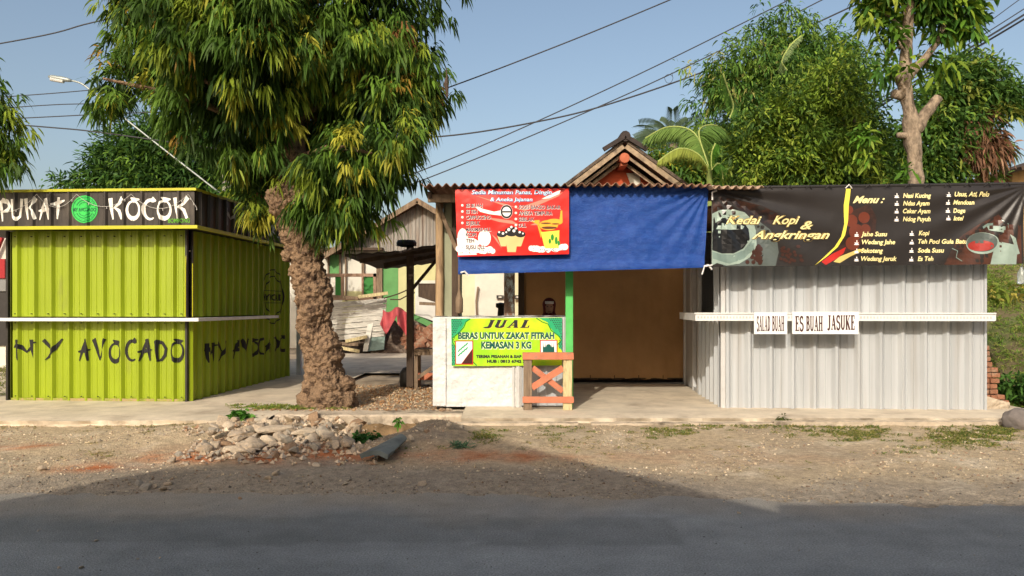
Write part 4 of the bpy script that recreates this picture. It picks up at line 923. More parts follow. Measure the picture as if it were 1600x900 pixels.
def icons(mb):
    for x, ys in ((1401, (306, 318, 330, 342.5)), (1481, (304.5, 316.5, 329, 341)), (1338, (366.5, 379.5, 392.5, 405)), (1424, (365, 378.5, 391.5, 405))):
        for y in ys:
            SK.pxpoly(mb, [(x - 3.2, y - .5), (x + 3.2, y - .5), (x + 2, y + 2.2), (x - 2, y + 2.2)], .004); SK.ell(mb, x, y + 2.6, 4, .8, .0042, n=10); SK.ell(mb, x + .5, y - 2.6, .8, 1.7, .0044, n=8)
pr(SK, kb, 'menu_icons', Mw, icons)
for k, px in enumerate(range(1140, 1600, 31)):
    q = P(px, 296 - (px - 1112) * .0145, 9.40); mb = MB(); mb.tube([q + Vector((-.04, 0, -.01)), q + Vector((0, -.012, .035)), q + Vector((.04, 0, -.01))], .007, 5); build('tie', mb, M_BLK if k != 6 else M_WHT, kb)
q = P(1113, 300, 9.38); mb = MB(); mb.tube([q, q + Vector((.0, 0, -.1))], .01, 6); mb.tube([q, q + Vector((.06, .02, .02))], .012, 6); build('tie', mb, M_WHT, kb)
q = P(1113, 414, 9.40); mb = MB(); mb.tube([q, q + Vector((-.1, 0, -.02)), q + Vector((-.13, 0, -.12))], .01, 6); build('tie', mb, M_WHT, kb)
# pole carrying the black banner
mb = MB(); mb.tube([P(1110, 294, 9.46), P(1624, 287, 9.46)], .022, 8); mb.M = None
mb.tube([(6.66, 9.46, .0), (6.66, 9.46, 3.05)], .03, 8); mb.tube([(2.52, 9.47, 2.96), (2.52, 9.9, 2.96)], .02, 8)
build('banner_pole', mb, M_BLK, label='dark pole frame carrying the black coffee banner', cat='pole')
mb = roof_sheet(2.55, 6.5, 9.5, 10.9, 3.0, 3.06, .12, .02); build('roof_overhang', mb, M_BLK, kz, solid=.006)

# seller behind the counter ------------------------------------------------------
YP = 11.2; hx = P(858, 0, YP).x; hz = P(0, 466, YP).z    # top of the scarf
fl = .162; seat = fl + .56
stl = thing('stool', (hx, YP + .08, fl), 'wooden stool behind the white stall counter', 'stool')
mb = MB(); mb.lathe((hx, YP + .08, seat - .04), [(.15, 0), (.16, .01), (.16, .035), (.15, .04)], 16); build('seat', mb, M_WOOD, stl)
for a in (45, 135, 225, 315):
    mb = MB(); mb.tube([(hx + .17 * math.cos(R(a)), YP + .08 + .17 * math.sin(R(a)), fl), (hx + .11 * math.cos(R(a)), YP + .08 + .11 * math.sin(R(a)), seat - .04)], .018, 8); build('leg', mb, M_WOOD, stl)
M_SKIN = mat('skin', (.36, .19, .12), .55, .08, 6); M_MAR = mat('maroon_cloth', (.10, .02, .022), .9, .2, 6); M_DKC = mat('dark_cloth', (.03, .028, .035), .9, .2, 6); M_BAND = mat('white_band', (.55, .52, .5), .8, .2, 14)
per = thing('person', (hx, YP, fl), 'seated person in a maroon headscarf and dark top behind the white counter', 'person')
me = bpy.data.meshes.new('skel'); J = []; E_ = []; Rr = []
def jt(p, r, par=None):
    J.append(p); Rr.append(r)
    if par is not None: E_.append((par, len(J) - 1))
    return len(J) - 1
sz = hz - .265
pel = jt((0, .06, seat - fl + .1), .13); w_ = jt((0, .05, seat - fl + .28), .115, pel); ch = jt((0, .03, sz - fl - .12), .13, w_); nk = jt((0, .02, sz - fl + .0), .055, ch); hd0 = jt((0, .0, sz - fl + .1), .05, nk)
for s in (-1, 1):
    sh = jt((s * .16, .03, sz - fl - .06), .055, ch); el = jt((s * .21, -.05, sz - fl - .33), .042, sh); wr = jt((s * .1, -.27, seat - fl + .17), .028, el); pm = jt((s * .07, -.34, seat - fl + .16), .034, wr)
    for k in range(4): jt((s * (.10 - .02 * k), -.425 + .006 * abs(k - 1), seat - fl + .145), .0085, pm)
    jt((s * .025, -.36, seat - fl + .165), .01, pm)
    hp = jt((s * .09, .03, seat - fl + .07), .085, pel); kn = jt((s * .12, -.38, seat - fl + .06), .06, hp); an = jt((s * .12, -.36, .09), .04, kn); jt((s * .13, -.5, .04), .035, an)
me.from_pydata([(hx + a, YP + b, fl + c) for a, b, c in J], E_, []); ob = link(bpy.data.objects.new('skel', me))
ob.modifiers.new('k', 'SKIN'); 
for i, v in enumerate(me.skin_vertices[0].data): v.radius = (Rr[i], Rr[i])
me.skin_vertices[0].data[0].use_root = True
sb = ob.modifiers.new('s', 'SUBSURF'); sb.levels = 1
dg = bpy.context.evaluated_depsgraph_get(); dg.update(); em_ = ob.evaluated_get(dg).to_mesh()
mb = MB(); mb.add([v.co.copy() for v in em_.vertices], [tuple(p.vertices) for p in em_.polygons]); bpy.data.objects.remove(ob)
HC = Vector((hx, YP - .02, hz - .135))
def headf(i, j):
    th = i * 2 * math.pi; ph = (j - .5) * math.pi; x = math.cos(ph) * math.sin(th); y = -math.cos(ph) * math.cos(th); z = math.sin(ph)
    r = Vector((x * .073, y * .09, z * .118 * (1.0 if z > 0 else 1.02)))
    if z < 0: r.x *= 1 + .28 * z; r.y *= 1 + .1 * z
    f = max(0, -y)
    r.y -= .024 * math.exp(-(x / .16) ** 2 - ((z + .12) / .16) ** 2) * f - .012 * (math.exp(-((abs(x) - .38) / .2) ** 2 - ((z - .08) / .13) ** 2)) * f + .0
    r.y -= .008 * math.exp(-(x / .3) ** 2 - ((z + .5) / .07) ** 2) * f
    return HC + r
mb.grid(28, 24, headf); build('body', mb, M_SKIN, per, smooth=True)
mb = MB()
for s in (-1, 1): mb.lathe(HC + Vector((s * .029, -.078, .008)), [(.0, -.007), (.012, -.004), (.014, 0), (.012, .004), (0, .007)], 8)
build('eyes', mb, M_LETB, per); 
mb = MB(); mb.box(HC.x - .024, HC.x + .024, HC.y - .089, HC.y - .08, HC.z - .064, HC.z - .056); build('mouth', mb, M_MAR, per)
def scarf(i, j):
    th = (i - .5) * 2 * math.pi; t = j
    z = .04 + .10 * math.cos(t / .33 * math.pi / 2) if t < .33 else .04 - .48 * (t - .33); rad = .098 * math.sin(t / .33 * math.pi / 2) if t < .33 else (.098 - .01 * math.sin((t - .33) * 8) if t < .6 else .09 + (t - .6) * .28)
    open_ = math.exp(-(th / .85) ** 4) * (1 if .1 < t < .6 else 0) * .6
    x = math.sin(th) * rad * 1.0; y = -math.cos(th) * rad * (1.1 if t < .6 else .9)
    if open_ > .1 and t < .58: y += .035 * open_; 
    return HC + Vector((x, y + .012, z + .006 * math.sin(th * 9 + t * 10) * (t > .55)))
mb = MB(); bm_f = []
mb.grid(36, 30, scarf)
keep = [k for k, f in enumerate(mb.f) if not (all((mb.v[i] - HC).y < -.03 and abs((mb.v[i] - HC).x) < .062 and -.10 < (mb.v[i] - HC).z < .085 for i in f))]
mb.f = [mb.f[k] for k in keep]; mb.mi = [0] * len(mb.f); build('headscarf', mb, M_MAR, per, smooth=True, solid=.006)
mb = MB(); mb.grid(16, 3, lambda i, j: HC + Vector((math.sin((i - .5) * 1.9) * .078, -math.cos((i - .5) * 1.9) * .094, .05 + .04 * j))); build('headband', mb, M_BAND, per, smooth=True, solid=.004)
mb = MB()
mb.lathe((hx, YP + .04, 0), [(.0, seat + .0), (.2, seat + .02), (.17, seat + .22), (.19, sz - .2), (.175, sz - .1), (.09, sz - .01), (.06, sz + .03), (.0, sz + .03)], 20, Matrix.Diagonal((1.1, .68, 1)).to_4x4())
for s in (-1, 1): mb.tube([(hx + s * .15, YP + .03, sz - .05), (hx + s * .18, YP + .02, sz - .12), (hx + s * .21, YP - .05, sz - .33), (hx + s * .11, YP - .25, seat + .17)], [.05, .07, .06, .045], 10)
build('jacket', mb, M_DKC, per, smooth=True)
mb = MB()
for s in (-1, 1): mb.tube([(hx + s * .07, YP + .08, seat + .07), (hx + s * .12, YP - .36, seat + .06), (hx + s * .12, YP - .38, seat - .02), (hx + s * .12, YP - .36, fl + .1)], [.11, .08, .08, .06], 10)
build('trousers', mb, M_DKC, per, smooth=True)

# things around the counter
q = P(717.5, 0, 9.97)
mb = MB(); mb.lathe((q.x, 9.97, P(0, 490, 9.97).z), [(.03, 0), (.05, .02), (.052, .14), (.05, .2), (.022, .28), (.016, .32), (.016, .75), (.012, .76)], 12)
build('hanging_paddle', mb, M_WOOD, label='grey wooden paddle standing upright on the counter below the banners', cat='paddle', smooth=True)
mb = MB(); q = P(1596, 430, 9.6); mb.lathe((q.x, 9.6, P(0, 444, 9.6).z), [(.0, 0), (.045, .005), (.05, .03), (.046, .07), (.05, .1), (.045, .15), (.018, .2), (.018, .22), (0, .22)], 14); mb.tube([(q.x, 9.6, P(0, 444, 9.6).z + .22), (q.x, 9.55, 2.1)], .004, 5)
build('plastic_bottle', mb, mat('clear_plastic', (.75, .8, .8), .15, 0, alpha=.7), label='clear plastic bottle hanging below the right corner of the black banner', cat='bottle', smooth=True)

# lean-to shelter left of the stall
ln = thing('lean_to_shelter', (-1.75, 12.6, .12), 'small dark lean-to shelter with sagging sheet roof behind the big tree', 'shelter')
mb = MB(); mb.beam(P(641, 604, 12.6), P(641, 385, 12.6), .115, .1, up=(0, 1, 0)); build('post', mb, M_WOODD, ln, bevel=.005)
mb = MB(); mb.beam((-1.1, 12.9, .1), (-1.1, 12.9, 2.6), .1, .1, up=(0, 1, 0)); build('post', mb, M_WOODD, ln)
for x in (-1.15,): mb = MB(); mb.beam((x, 15.0, .1), (x, 15.0, 2.75), .09, .09, up=(0, 1, 0)); build('rear_post', mb, M_WOODD, ln)
a = P(541, 401, 12.3)
mb = MB(); mb.grid(24, 8, lambda i, j: (a.x + 2.15 * i, 12.2 + 2.9 * j, a.z + .015 + .30 * i ** 1.6 - .06 * j + .012 * math.sin(i * 55) + .02 * N3(i * 4, j * 2)))
build('roof', mb, mat('dark_sheet', (.06, .045, .038), .85, .4, 3, .3, 20), ln, solid=.03)
mb = MB(); mb.beam(P(562, 408, 12.5), P(690, 388, 12.5), .05, .07); build('beam', mb, M_WOODD, ln)
mb = MB(); mb.beam(P(600, 415, 13.5), P(690, 396, 13.5), .05, .09); build('beam', mb, M_WOODD, ln)
mb = MB(); mb.beam(P(644, 452, 12.6), P(683, 405, 12.7), .05, .06, up=(0, 1, 0)); build('brace', mb, M_WOODD, ln)
q = P(635, 384, 12.6); mb = MB(); mb.lathe(q, [(.08, -.02), (.17, 0), (.17, .05), (.15, .09), (.0, .1)], 10); build('tyre_lump', mb, M_BLK, label='black rubber lump weighing down the lean-to roof', cat='weight')
bn = thing('bench', (-1.55, 12.7, .12), 'rough dark timber bench under the lean-to shelter', 'bench')
mb = MB(); mb.box(-1.63, -1.0, 12.45, 12.95, .74, .78); mb.box(-1.63, -1.0, 12.44, 12.48, .68, .739); build('seat', mb, M_WOOD, bn)
for x, y in ((-1.6, 12.5), (-1.06, 12.5), (-1.6, 12.9), (-1.06, 12.9)): mb = MB(); mb.beam((x, y, .1), (x, y, .7), .06, .06, up=(0, 1, 0)); build('leg', mb, M_WOOD, bn)
mb = MB(); mb.beam((-1.58, 12.5, .3), (-1.05, 12.5, .66), .04, .06); build('brace', mb, M_WOOD, bn)
mb = MB(); mb.beam((-1.6, 12.75, .3), (-1.05, 12.75, .3), .05, .12); build('lower_rail', mb, M_SALM, bn)
mb = MB(); q = P(636, 600, 12.9); mb.lathe((q.x, 12.95, .1), [(.12, 0), (.14, .1), (.13, .25), (.08, .33), (0, .35)], 12); build('dark_rock', mb, M_BLK, label='dark rounded rock at the foot of the shelter post', cat='rock', smooth=True)
# ================================================================ buildings behind
M_ZG = mat('old_zinc', (.30, .28, .25), .8, .3, 3, .2, 20, st=(8, 1, .3), col2=(.17, .12, .09), c2s=1.2)
M_YELW = mat('pale_yellow_wall', (.52, .50, .26), .85, .15, 1.5, .2, 20); M_WWALL = mat('white_wall', (.62, .60, .52), .85, .15, 1.5, .2, 20); M_GWALL = mat('green_wall', (.12, .30, .10), .8, .2, 2)
M_RTILE = mat('red_tile', (.34, .15, .09), .9, .35, 8, .5, 20, col2=(.12, .08, .06), c2s=3)
YH = 25
def X(px, Y=YH): return P(px, 0, Y).x
def Z(py, Y=YH): return P(0, py, Y).z
bh = thing('village_house', (X(620), YH, .1), 'pale yellow and green village house with grey corrugated gable behind the rubble', 'house')
mb = MB(); mb.box(X(430), X(598), YH, YH + 6, 0, Z(391)); build('wall', mb, M_WWALL, bh, label='white painted left wall')
mb = MB(); mb.box(X(598.2), X(622), YH - .02, YH + 6, 0, Z(405)); build('wall', mb, M_GWALL, bh, label='green painted wall strip')
mb = MB(); mb.box(X(622.2), X(706), YH, YH + 6, 0, Z(392)); build('wall', mb, M_YELW, bh, label='pale yellow right wall')
mb = MB(); mb.box(X(535), X(566), YH - .03, YH - .003, Z(545), Z(455)); build('wall_band', mb, M_YELW, bh)
mb = MB(); per_ = .12
xs_ = [X(545) + per_ * i / 4 for i in range(int((X(716) - X(545)) / per_ * 4))]
pk_ = X(655); zb = Z(393); zt_ = Z(318)
def gz(x): return zb + max(0.02, (zt_ - zb) * (1 - abs(x - pk_) / (pk_ - X(522))))
vs = []
for x in xs_: o = .02 * math.cos(2 * math.pi * x / per_); vs += [(x, YH - .06 - o, zb), (x, YH - .06 - o, gz(x) - .05)]
mb.add(vs, [(2 * i, 2 * i + 2, 2 * i + 3, 2 * i + 1) for i in range(len(xs_) - 1)]); build('corrugated_gable', mb, M_ZG, bh)
mb = MB()
for s in (-1, 1):
    x1 = pk_ + s * (pk_ - X(508)); zl_ = zb - .25
    mb.add([(pk_, YH - .5, zt_), (x1, YH - .5, zl_), (x1, YH + 7, zl_), (pk_, YH + 7, zt_), (pk_, YH - .5, zt_ + .12), (x1, YH - .5, zl_ + .12), (x1, YH + 7, zl_ + .12), (pk_, YH + 7, zt_ + .12)], [(0, 1, 2, 3), (7, 6, 5, 4), (0, 4, 5, 1), (1, 5, 6, 2), (2, 6, 7, 3)])
build('roof', mb, M_RTILE, bh)
mb = MB()
for s in (-1, 1): mb.beam((pk_, YH - .55, zt_ + .02), (pk_ + s * (pk_ - X(512)), YH - .55, zb - .2), .05, .16, up=(0, 0, 1))
build('bargeboard', mb, M_WOOD, bh)
mb = MB(); mb.box(X(430), X(600), YH - .35, YH - .02, Z(392), Z(388)); build('eave', mb, M_WOODD, bh)
mb = MB(); mb.box(X(516), X(531), YH - .05, YH - .01, Z(432), Z(398)); build('window', mb, M_GWALL, bh)
mb = MB()
for a, b, c, d in ((513, 515, 395, 440), (531, 534, 395, 440), (513, 534, 395, 397.5), (540, 542, 397, 470), (566, 570, 395, 470), (589, 598, 412, 470)): mb.box(X(a), X(b), YH - .12, YH - .04, Z(d), Z(c))
build('window_frame', mb, M_WOOD, bh)
mb = MB(); mb.box(X(654), X(684), YH - .04, YH - .01, Z(545), Z(443)); dr = build('door', mb, M_WOODD, bh)
mb = MB(); mb.box(X(649), X(654), YH - .08, YH - .02, Z(545), Z(438)); mb.box(X(684), X(688), YH - .08, YH - .02, Z(545), Z(438)); mb.box(X(649), X(688), YH - .081, YH - .02, Z(443), Z(438.2)); build('door_frame', mb, M_WWALL, bh)
# bright wall seen through the stall
b2 = thing('yellow_house', (X(770, 24.4), 24.4, .1), 'cream yellow house wall with a black lattice vent, seen through the stall above the counter', 'house')
mb = MB(); mb.box(X(722, 24.4), X(960, 24.4), 24.4, 29, 0, Z(385, 24.4)); build('wall', mb, mat('cream_wall', (.60, .585, .40), .85, .12, 2, .1, 20), b2)
mb = MB(); mb.box(X(742, 24.4), X(790, 24.4), 24.3, 24.36, Z(560, 24.4), Z(410, 24.4)); build('white_wall_panel', mb, M_WWALL, b2)
mb = MB(); mb.tube([P(746, 520, 24.2), P(744, 470, 24.2), P(747, 448, 24.2)], .03, 6); build('drain_pipe', mb, M_WOOD, b2)
mb = MB()
for x in (776, 803): 
    mb.box(X(x, 24.4), X(x + 11, 24.4), 24.2, 24.25, Z(467, 24.4), Z(461.5, 24.4))
build('lattice_vent', mb, M_BLK, b2)
mb = MB()
for x in (779, 806): mb.M = None; p = P(x + 2.5, 464.2, 24.18); mb.add([p + Vector((-.08, 0, 0)), p + Vector((0, 0, -.025)), p + Vector((.08, 0, 0)), p + Vector((0, 0, .025))], [(0, 1, 2, 3)])
build('lattice_opening', mb, M_WWALL, b2)
mb = MB(); mb.beam((X(715, 24.4), 24.0, Z(372, 24.4)), (X(965, 24.4), 24.0, Z(372, 24.4)), 1.0, .1); build('roof', mb, M_RTILE, b2)
mb = MB(); q = P(783, 480, 14); mb.lathe(q, [(.0, -.18), (.07, -.17), (.06, -.02), (.1, 0), (.1, .07), (.0, .09)], 10); mb.tube([q - Vector((0, 0, .18)), (q.x, q.y, .1)], .03, 6); build('black_post_tap', mb, M_BLK, label='small black post top showing over the counter near the peeling post', cat='post')
# red gabled house behind the stall
YR = 18
rh_ = thing('red_house', (X(975, YR), YR, .1), 'old house with red gable wall and weathered grey bargeboards above the blue tarpaulin', 'house')
ap = P(976, 222, YR); el_ = P(846, 320, YR); er = P(1112, 320, YR)
mb = MB(); mb.prism([(el_.x + .5, 0), (er.x - .55, 0), (er.x - .55, el_.z + .1), (ap.x, ap.z - .38), (el_.x + .5, el_.z + .1)], YR + .75, YR + 7); build('wall', mb, mat('red_wall', (.46, .085, .035), .85, .15, 2, .1, 20), rh_)
mb = MB()
for e in (el_, er):
    d = (Vector((e.x, 0, e.z)) - Vector((ap.x, 0, ap.z))).normalized(); n = Vector((-d.z, 0, d.x)); n = n if n.z > 0 else -n
    A = Vector((ap.x, YR - .05, ap.z)) ; B = Vector((e.x, YR - .05, e.z)); 
    vs = [A, B, B + n * .07, A + n * .07]; vs += [v + Vector((0, 8, 0)) for v in vs]
    mb.add(vs, [(0, 1, 2, 3), (7, 6, 5, 4), (0, 4, 5, 1), (3, 2, 6, 7), (1, 5, 6, 2)])
build('roof', mb, mat('mossy_tile', (.13, .10, .075), .95, .4, 9, .6, 25, col2=(.07, .05, .04), c2s=6), rh_)
for e in (el_, er):
    for off, w, yy, nm in ((.10, .12, 0, 0), (.27, .07, .18, 0), (.40, .07, .45, 1)):
        mb = MB(); s = 1 if e.x > ap.x else -1
        mb.beam((ap.x + s * .03, YR + yy, ap.z - off), (e.x, YR + yy, e.z - off), .04, w); build('bargeboard', mb, mat('weathered_board', (.36, .27, .18), .9, .35, 6, .3, 20, col2=(.20, .15, .11), c2s=5), rh_)
mb = MB(); mb.lathe((ap.x, YR + .1, ap.z - .38), [(.0, -.14), (.1, -.12), (.13, 0), (.12, .12), (0, .14)], 12, Matrix.Rotation(R(90), 4, 'X')); mb.beam((ap.x, YR + .1, ap.z - .40), (ap.x, YR + .78, ap.z - .40), .16, .3); build('ridge_beam', mb, mat('terracotta', (.42, .12, .06), .8, .2, 6), rh_)
mb = MB(); mb.tube([(ap.x, YR - .12, ap.z + .12), (ap.x, YR + 8, ap.z + .12)], .13, 10); build('ridge_tile', mb, mat('black_tile', (.035, .025, .022), .7, .4, 9), rh_)
mb = MB()
for s in (-1, 1): mb.beam((ap.x, YR - .1, ap.z + .12), (ap.x + s * .52, YR - .1, ap.z - .2), .1, .1, up=(0, 0, 1))
build('ridge_cap', mb, MATS['black_tile'], rh_)
mb = MB(); mb.prism([(P(986, 0, YR).x, Z(262, YR)), (P(1006, 0, YR).x, Z(262, YR)), (P(1014, 0, YR).x, Z(300, YR)), (P(1000, 0, YR).x, Z(300, YR))], YR + .72, YR + .745); build('pale_board', mb, M_WWALL, rh_)
# tin shed top right
t = thing('upper_shed', (X(1590, 24), 24, 2), 'small brown shed with dark roof edge above the right end of the banner', 'shed')
mb = MB(); mb.box(X(1582, 24), X(1660, 24), 24, 27, 2, Z(263, 24)); build('wall', mb, mat('ochre_wall', (.40, .25, .11), .9, .4, 3, .2, 10), t)
mb = MB(); mb.beam(P(1556, 274, 24.5), P(1640, 246, 24.5), 2.5, .12); build('roof', mb, M_WOODD, t)
mb = MB(); mb.box(X(1568, 24), X(1581, 24), 24.2, 26, 2, Z(268, 24)); build('side_wall', mb, mat('red_brown_wall', (.16, .06, .045), .9, .2, 3), t)
# shop glimpsed at the far left
t = thing('far_shop', (-11.9, 17, .1), 'white and red shop front glimpsed past the left edge of the green kiosk', 'shop')
mb = MB(); mb.box(-15, -11.35, 17, 20, .1, Z(372, 17)); build('wall', mb, M_WWALL, t)
mb = MB(); mb.box(-15, -11.45, 16.9, 16.98, Z(435, 17), Z(405, 17)); mb.beam((-11.7, 16.9, Z(405, 17)), (-11.5, 16.9, Z(372, 17)), .05, .08, up=(0, 1, 0)); build('red_sign', mb, flat('shop_red', 150, 30, 34), t)
mb = MB(); mb.box(-15, -11.4, 16.9, 16.985, Z(455, 17), Z(437, 17)); build('grey_panel', mb, flat('shop_grey', 120, 120, 118), t)
mb = MB(); mb.box(-15, -11.42, 16.95, 16.99, .6, Z(456, 17)); build('dark_opening_panel', mb, M_BLK, t)  # black panel stands in for the shade inside the shop front

# ================================================================ salvage pile in the yard
YS = 22.6
sv = thing('window_frame', P(545, 468, YS - .2), 'salvaged brown window frame with green glass standing on the demolition heap', 'window frame')
mb = MB()
for a, b, c, d in ((510, 590, 428, 433), (510, 590, 464, 469), (508, 513, 428, 469), (536, 540, 433, 464), (568, 571, 433, 464), (586, 590, 428, 469)): mb.box(X(a, YS), X(b, YS), YS - .3, YS - .2, Z(d, YS), Z(c, YS))
build('frame', mb, mat('salvage_wood', (.33, .21, .14), .85, .3, 5), sv)
mb = MB(); mb.box(X(571, YS), X(586, YS), YS - .26, YS - .24, Z(464, YS), Z(433, YS)); mb.box(X(527, YS), X(536, YS), YS - .26, YS - .24, Z(464, YS), Z(433, YS)); build('pane', mb, flat('bottle_green', 50, 120, 50), sv)
def tilted(name, corners, Y, th, m, label, cat, dy=0):
    mb = MB(); c = [P(x, y, Y) + Vector((0, dy * (y < (corners[0][1] + corners[2][1]) / 2), 0)) for x, y in corners]; mb.add(c + [q + Vector((0, th, 0)) for q in c], [(0, 1, 2, 3), (7, 6, 5, 4), (0, 4, 5, 1), (1, 5, 6, 2), (2, 6, 7, 3), (3, 7, 4, 0)])
    return build(name, mb, m, label=label, cat=cat)
pl = thing('plank_panel', P(560, 530, YS - .8), 'white flaking panel of horizontal planks lying tilted on the heap', 'plank panel')
for k in range(7):
    mb = MB(); y0 = 473 + k * 8.6; y1 = y0 + 7.6
    def cc(x, y): return P(x, y - (x - 500) * .09 + 2, YS - .8 + k * -.03)
    c = [cc(478, y1), cc(604 - k * .6, y1), cc(604 - k * .6, y0), cc(478, y0)]
    c = [v for v in c]; mb.add(c + [q + Vector((0, .05, 0)) for q in c], [(0, 1, 2, 3), (7, 6, 5, 4), (0, 4, 5, 1), (1, 5, 6, 2), (2, 6, 7, 3), (3, 7, 4, 0)]); build('plank', mb, mat('flaked_white', (.60, .57, .50), .8, .3, 6, .3, 20, st=(.6, 1, 3), col2=(.3, .27, .23), c2s=7), pl)
tilted('teal_slab', [(574, 549), (600, 546), (600, 505), (583, 500)], YS - 1.1, .12, mat('teal_faded', (.24, .33, .29), .85, .3, 4, .3, 12), 'faded teal wall slab standing on edge by the heap', 'slab', .3)
tilted('slab_post', [(567, 549), (574, 549), (581, 502), (572, 503)], YS - 1.2, .15, M_WWALL, 'pale upright post beside the teal slab', 'post', .3)
tilted('green_door', [(528, 548), (574, 548), (574, 508), (528, 512)], YS - .3, .08, flat('deep_green', 24, 70, 40), 'dark green door panel low under the white planks', 'door', .1)
tilted('sheet_stack', [(650, 492), (700, 510), (700, 480), (645, 462)], YS - .3, .1, M_WWALL, 'white sloping sheet lying on the brick heap', 'sheet', .8)
tilted('green_board', [(640, 498), (680, 516), (680, 506), (640, 489)], YS - .6, .05, M_GWALL, 'long green board sloping over the bricks', 'board', .4)
for k, (a, b, lab) in enumerate((((522, 541), (562, 549), 'lowest pale plank on the ground left of the teal slab'), ((520, 536), (560, 538), 'middle grey plank under the white panel'), ((540, 533), (574, 526), 'short brown plank sloping against the teal slab'), ((655, 474), (700, 476), 'long brown beam on the heap right of the shelter post'), ((560, 464), (606, 458), 'thin grey board on top of the white panel'), ((500, 462), (560, 466), 'splintered board under the window frame'))):
    mb = MB(); mb.beam(P(*a, YS - 1.3), P(*b, YS - 1.2), .2, .09); build('loose_plank', mb, M_WOOD if k % 2 else M_WOODY, label=lab, cat='plank', group='planks in the demolition heap')
mb = MB()
def cl(i, j):
    x = 594 + 44 * i; y = 484 + (22 + 12 * math.sin(i * 7) + 14 * (i > .6)) * (1 - j) + 4 * math.sin(i * 9)
    p = P(x, y, YS - 1.4); return p + Vector((0, .12 * math.sin(i * 16 + j * 3) + .5 * j, 0))
mb.grid(30, 12, cl); build('red_cloth', mb, mat('faded_red', (.46, .085, .09), .85, .2, 3), label='faded red cloth draped over the heap by the shelter post', cat='cloth', smooth=True, solid=.02)
mb = MB(); mb.tube(smooth_path([P(600, 466, YS - 1.2), P(620, 460, YS - 1.3), P(632, 455, YS - 1.4), P(640, 452, YS - 1.4), P(648, 458, YS - 1.4)], 4), .02, 6); mb.tube([P(610, 468, YS - 1.2), P(625, 468, YS - 1.3), P(636, 462, YS - 1.4)], .02, 6); build('bent_rod', mb, M_WOODD, label='thin bent rods sticking out above the red cloth', cat='rod')
bk = random.Random(5); base = None
for k in range(46):
    row = k // 10; px = 636 + (k % 10) * 6 + bk.random() * 3; py = 546 - row * 7.5 - bk.random() * 2
    if base is None:
        mb = MB(); mb.box(-.13, .13, -.07, .07, -.06, .06); base = build('loose_brick', mb, M_BRICK, origin=(0, 0, 0), bevel=.008); o = base
    else: o = base.copy(); link(o)
    o.location = P(px, py, YS - 1.2 + .14 * row + bk.random() * .3); o.rotation_euler = (bk.uniform(-.5, .5), bk.uniform(-.9, .9), bk.uniform(-1, 1)); o.scale = (bk.uniform(.8, 1.7),) * 3
    o['label'] = 'reddish brick tumbled in the heap right of the shelter post'; o['category'] = 'brick'; o['group'] = 'bricks in the demolition heap'
mb = MB(); mb.grid(30, 14, lambda i, j: (X(482, YS) + (X(705, YS) - X(482, YS)) * i, YS - 1.1 + 1.8 * j, .1 + (1.15 * math.sin(math.pi * min(1, j * .62)) * (.75 + .4 * FB(i * 5, j * 2, 3, 1.5))) * min(1, i * 9, (1 - i) * 9 + .2)))
build('demolition_heap', mb, mat('heap_dark', (.10, .07, .05), .95, .5, 3, 1, 8, col2=(.26, .2, .15), c2s=4, bdist=.08), label='low dark heap of demolition rubble in front of the village house', cat='heap')

# ================================================================ trees
def tree_root(name, x, y, z, label, cat='tree', group=None): return thing(name, (x, y, z), label, cat, group)
G = lambda r, g, b: lin(r, g, b)
PAL_MAIN = [((.045, .09, .014), 4), ((.065, .13, .018), 5), ((.11, .20, .025), 4), ((.22, .29, .03), 3), ((.36, .35, .04), 1.6), ((.30, .19, .03), .6), ((.22, .10, .04), .2)]
PAL_DARK = [((.025, .055, .012), 4), ((.04, .085, .015), 4), ((.06, .12, .02), 2)]
# gnarled street tree
mt = tree_root('mango_tree', -2.6, 10.4, .15, 'big street tree with lumpy gnarled trunk and drooping yellow green leaves beside the green kiosk')
YT = 10.4
cl_ = [(512, 640, 45), (512, 622, 42), (510, 602, 38), (504, 572, 32), (500, 545, 31), (493, 515, 29), (491, 480, 28), (487, 445, 28), (479, 415, 28), (473, 385, 28), (467, 350, 31), (458, 322, 37), (457, 305, 36), (458, 292, 22), (458, 270, 20), (457, 230, 21), (455, 190, 22), (452, 150, 20), (450, 100, 17), (447, 40, 12)]
path = smooth_path([P(x, y, YT) for x, y, r in cl_], 8); rads = np.interp(np.arange(len(path)) / 8, np.arange(len(cl_)), [r * YT / F for _, _, r in cl_])
zk = P(0, 290, YT).z
def gnarl(q):
    k = 1 if q.z < zk + .1 else .2
    v = noise.voronoi(q * 6.0)[0][0]; v2 = noise.voronoi(q * 15.0)[0][0]
    return k * (.085 * FB(q.x, q.y, q.z, 2.6, 3) + .055 * (.32 - v) + .05 * (.3 - v2) + .022 * FB(q.x, q.y, q.z, 24, 3) - .05 * max(0, N3(q.x, q.y, q.z, 7) - .3))
mb = MB(); fine = []; fr_ = []
for i in range(len(path) - 1):
    for k in range(3): fine.append(path[i].lerp(path[i + 1], k / 3)); fr_.append(rads[i] + (rads[i + 1] - rads[i]) * k / 3)
mb.tube(fine, fr_, 150, disp=gnarl)
for s in ((532, 624, 22), (537, 600, 16), (485, 632, 24), (520, 560, 15), (437, 325, 20), (432, 312, 17), (505, 525, 14), (468, 470, 12), (500, 450, 12), (450, 400, 14), (488, 372, 13)):
    c = P(s[0], s[1], YT - .08); r = s[2] * YT / F
    mb.grid(36, 24, lambda i, j: c + (lambda d: d * (r + gnarl(c + d * r) * .8))(Vector((math.cos(i * 2 * math.pi) * math.sin(j * math.pi), math.sin(i * 2 * math.pi) * math.sin(j * math.pi), math.cos(j * math.pi)))))
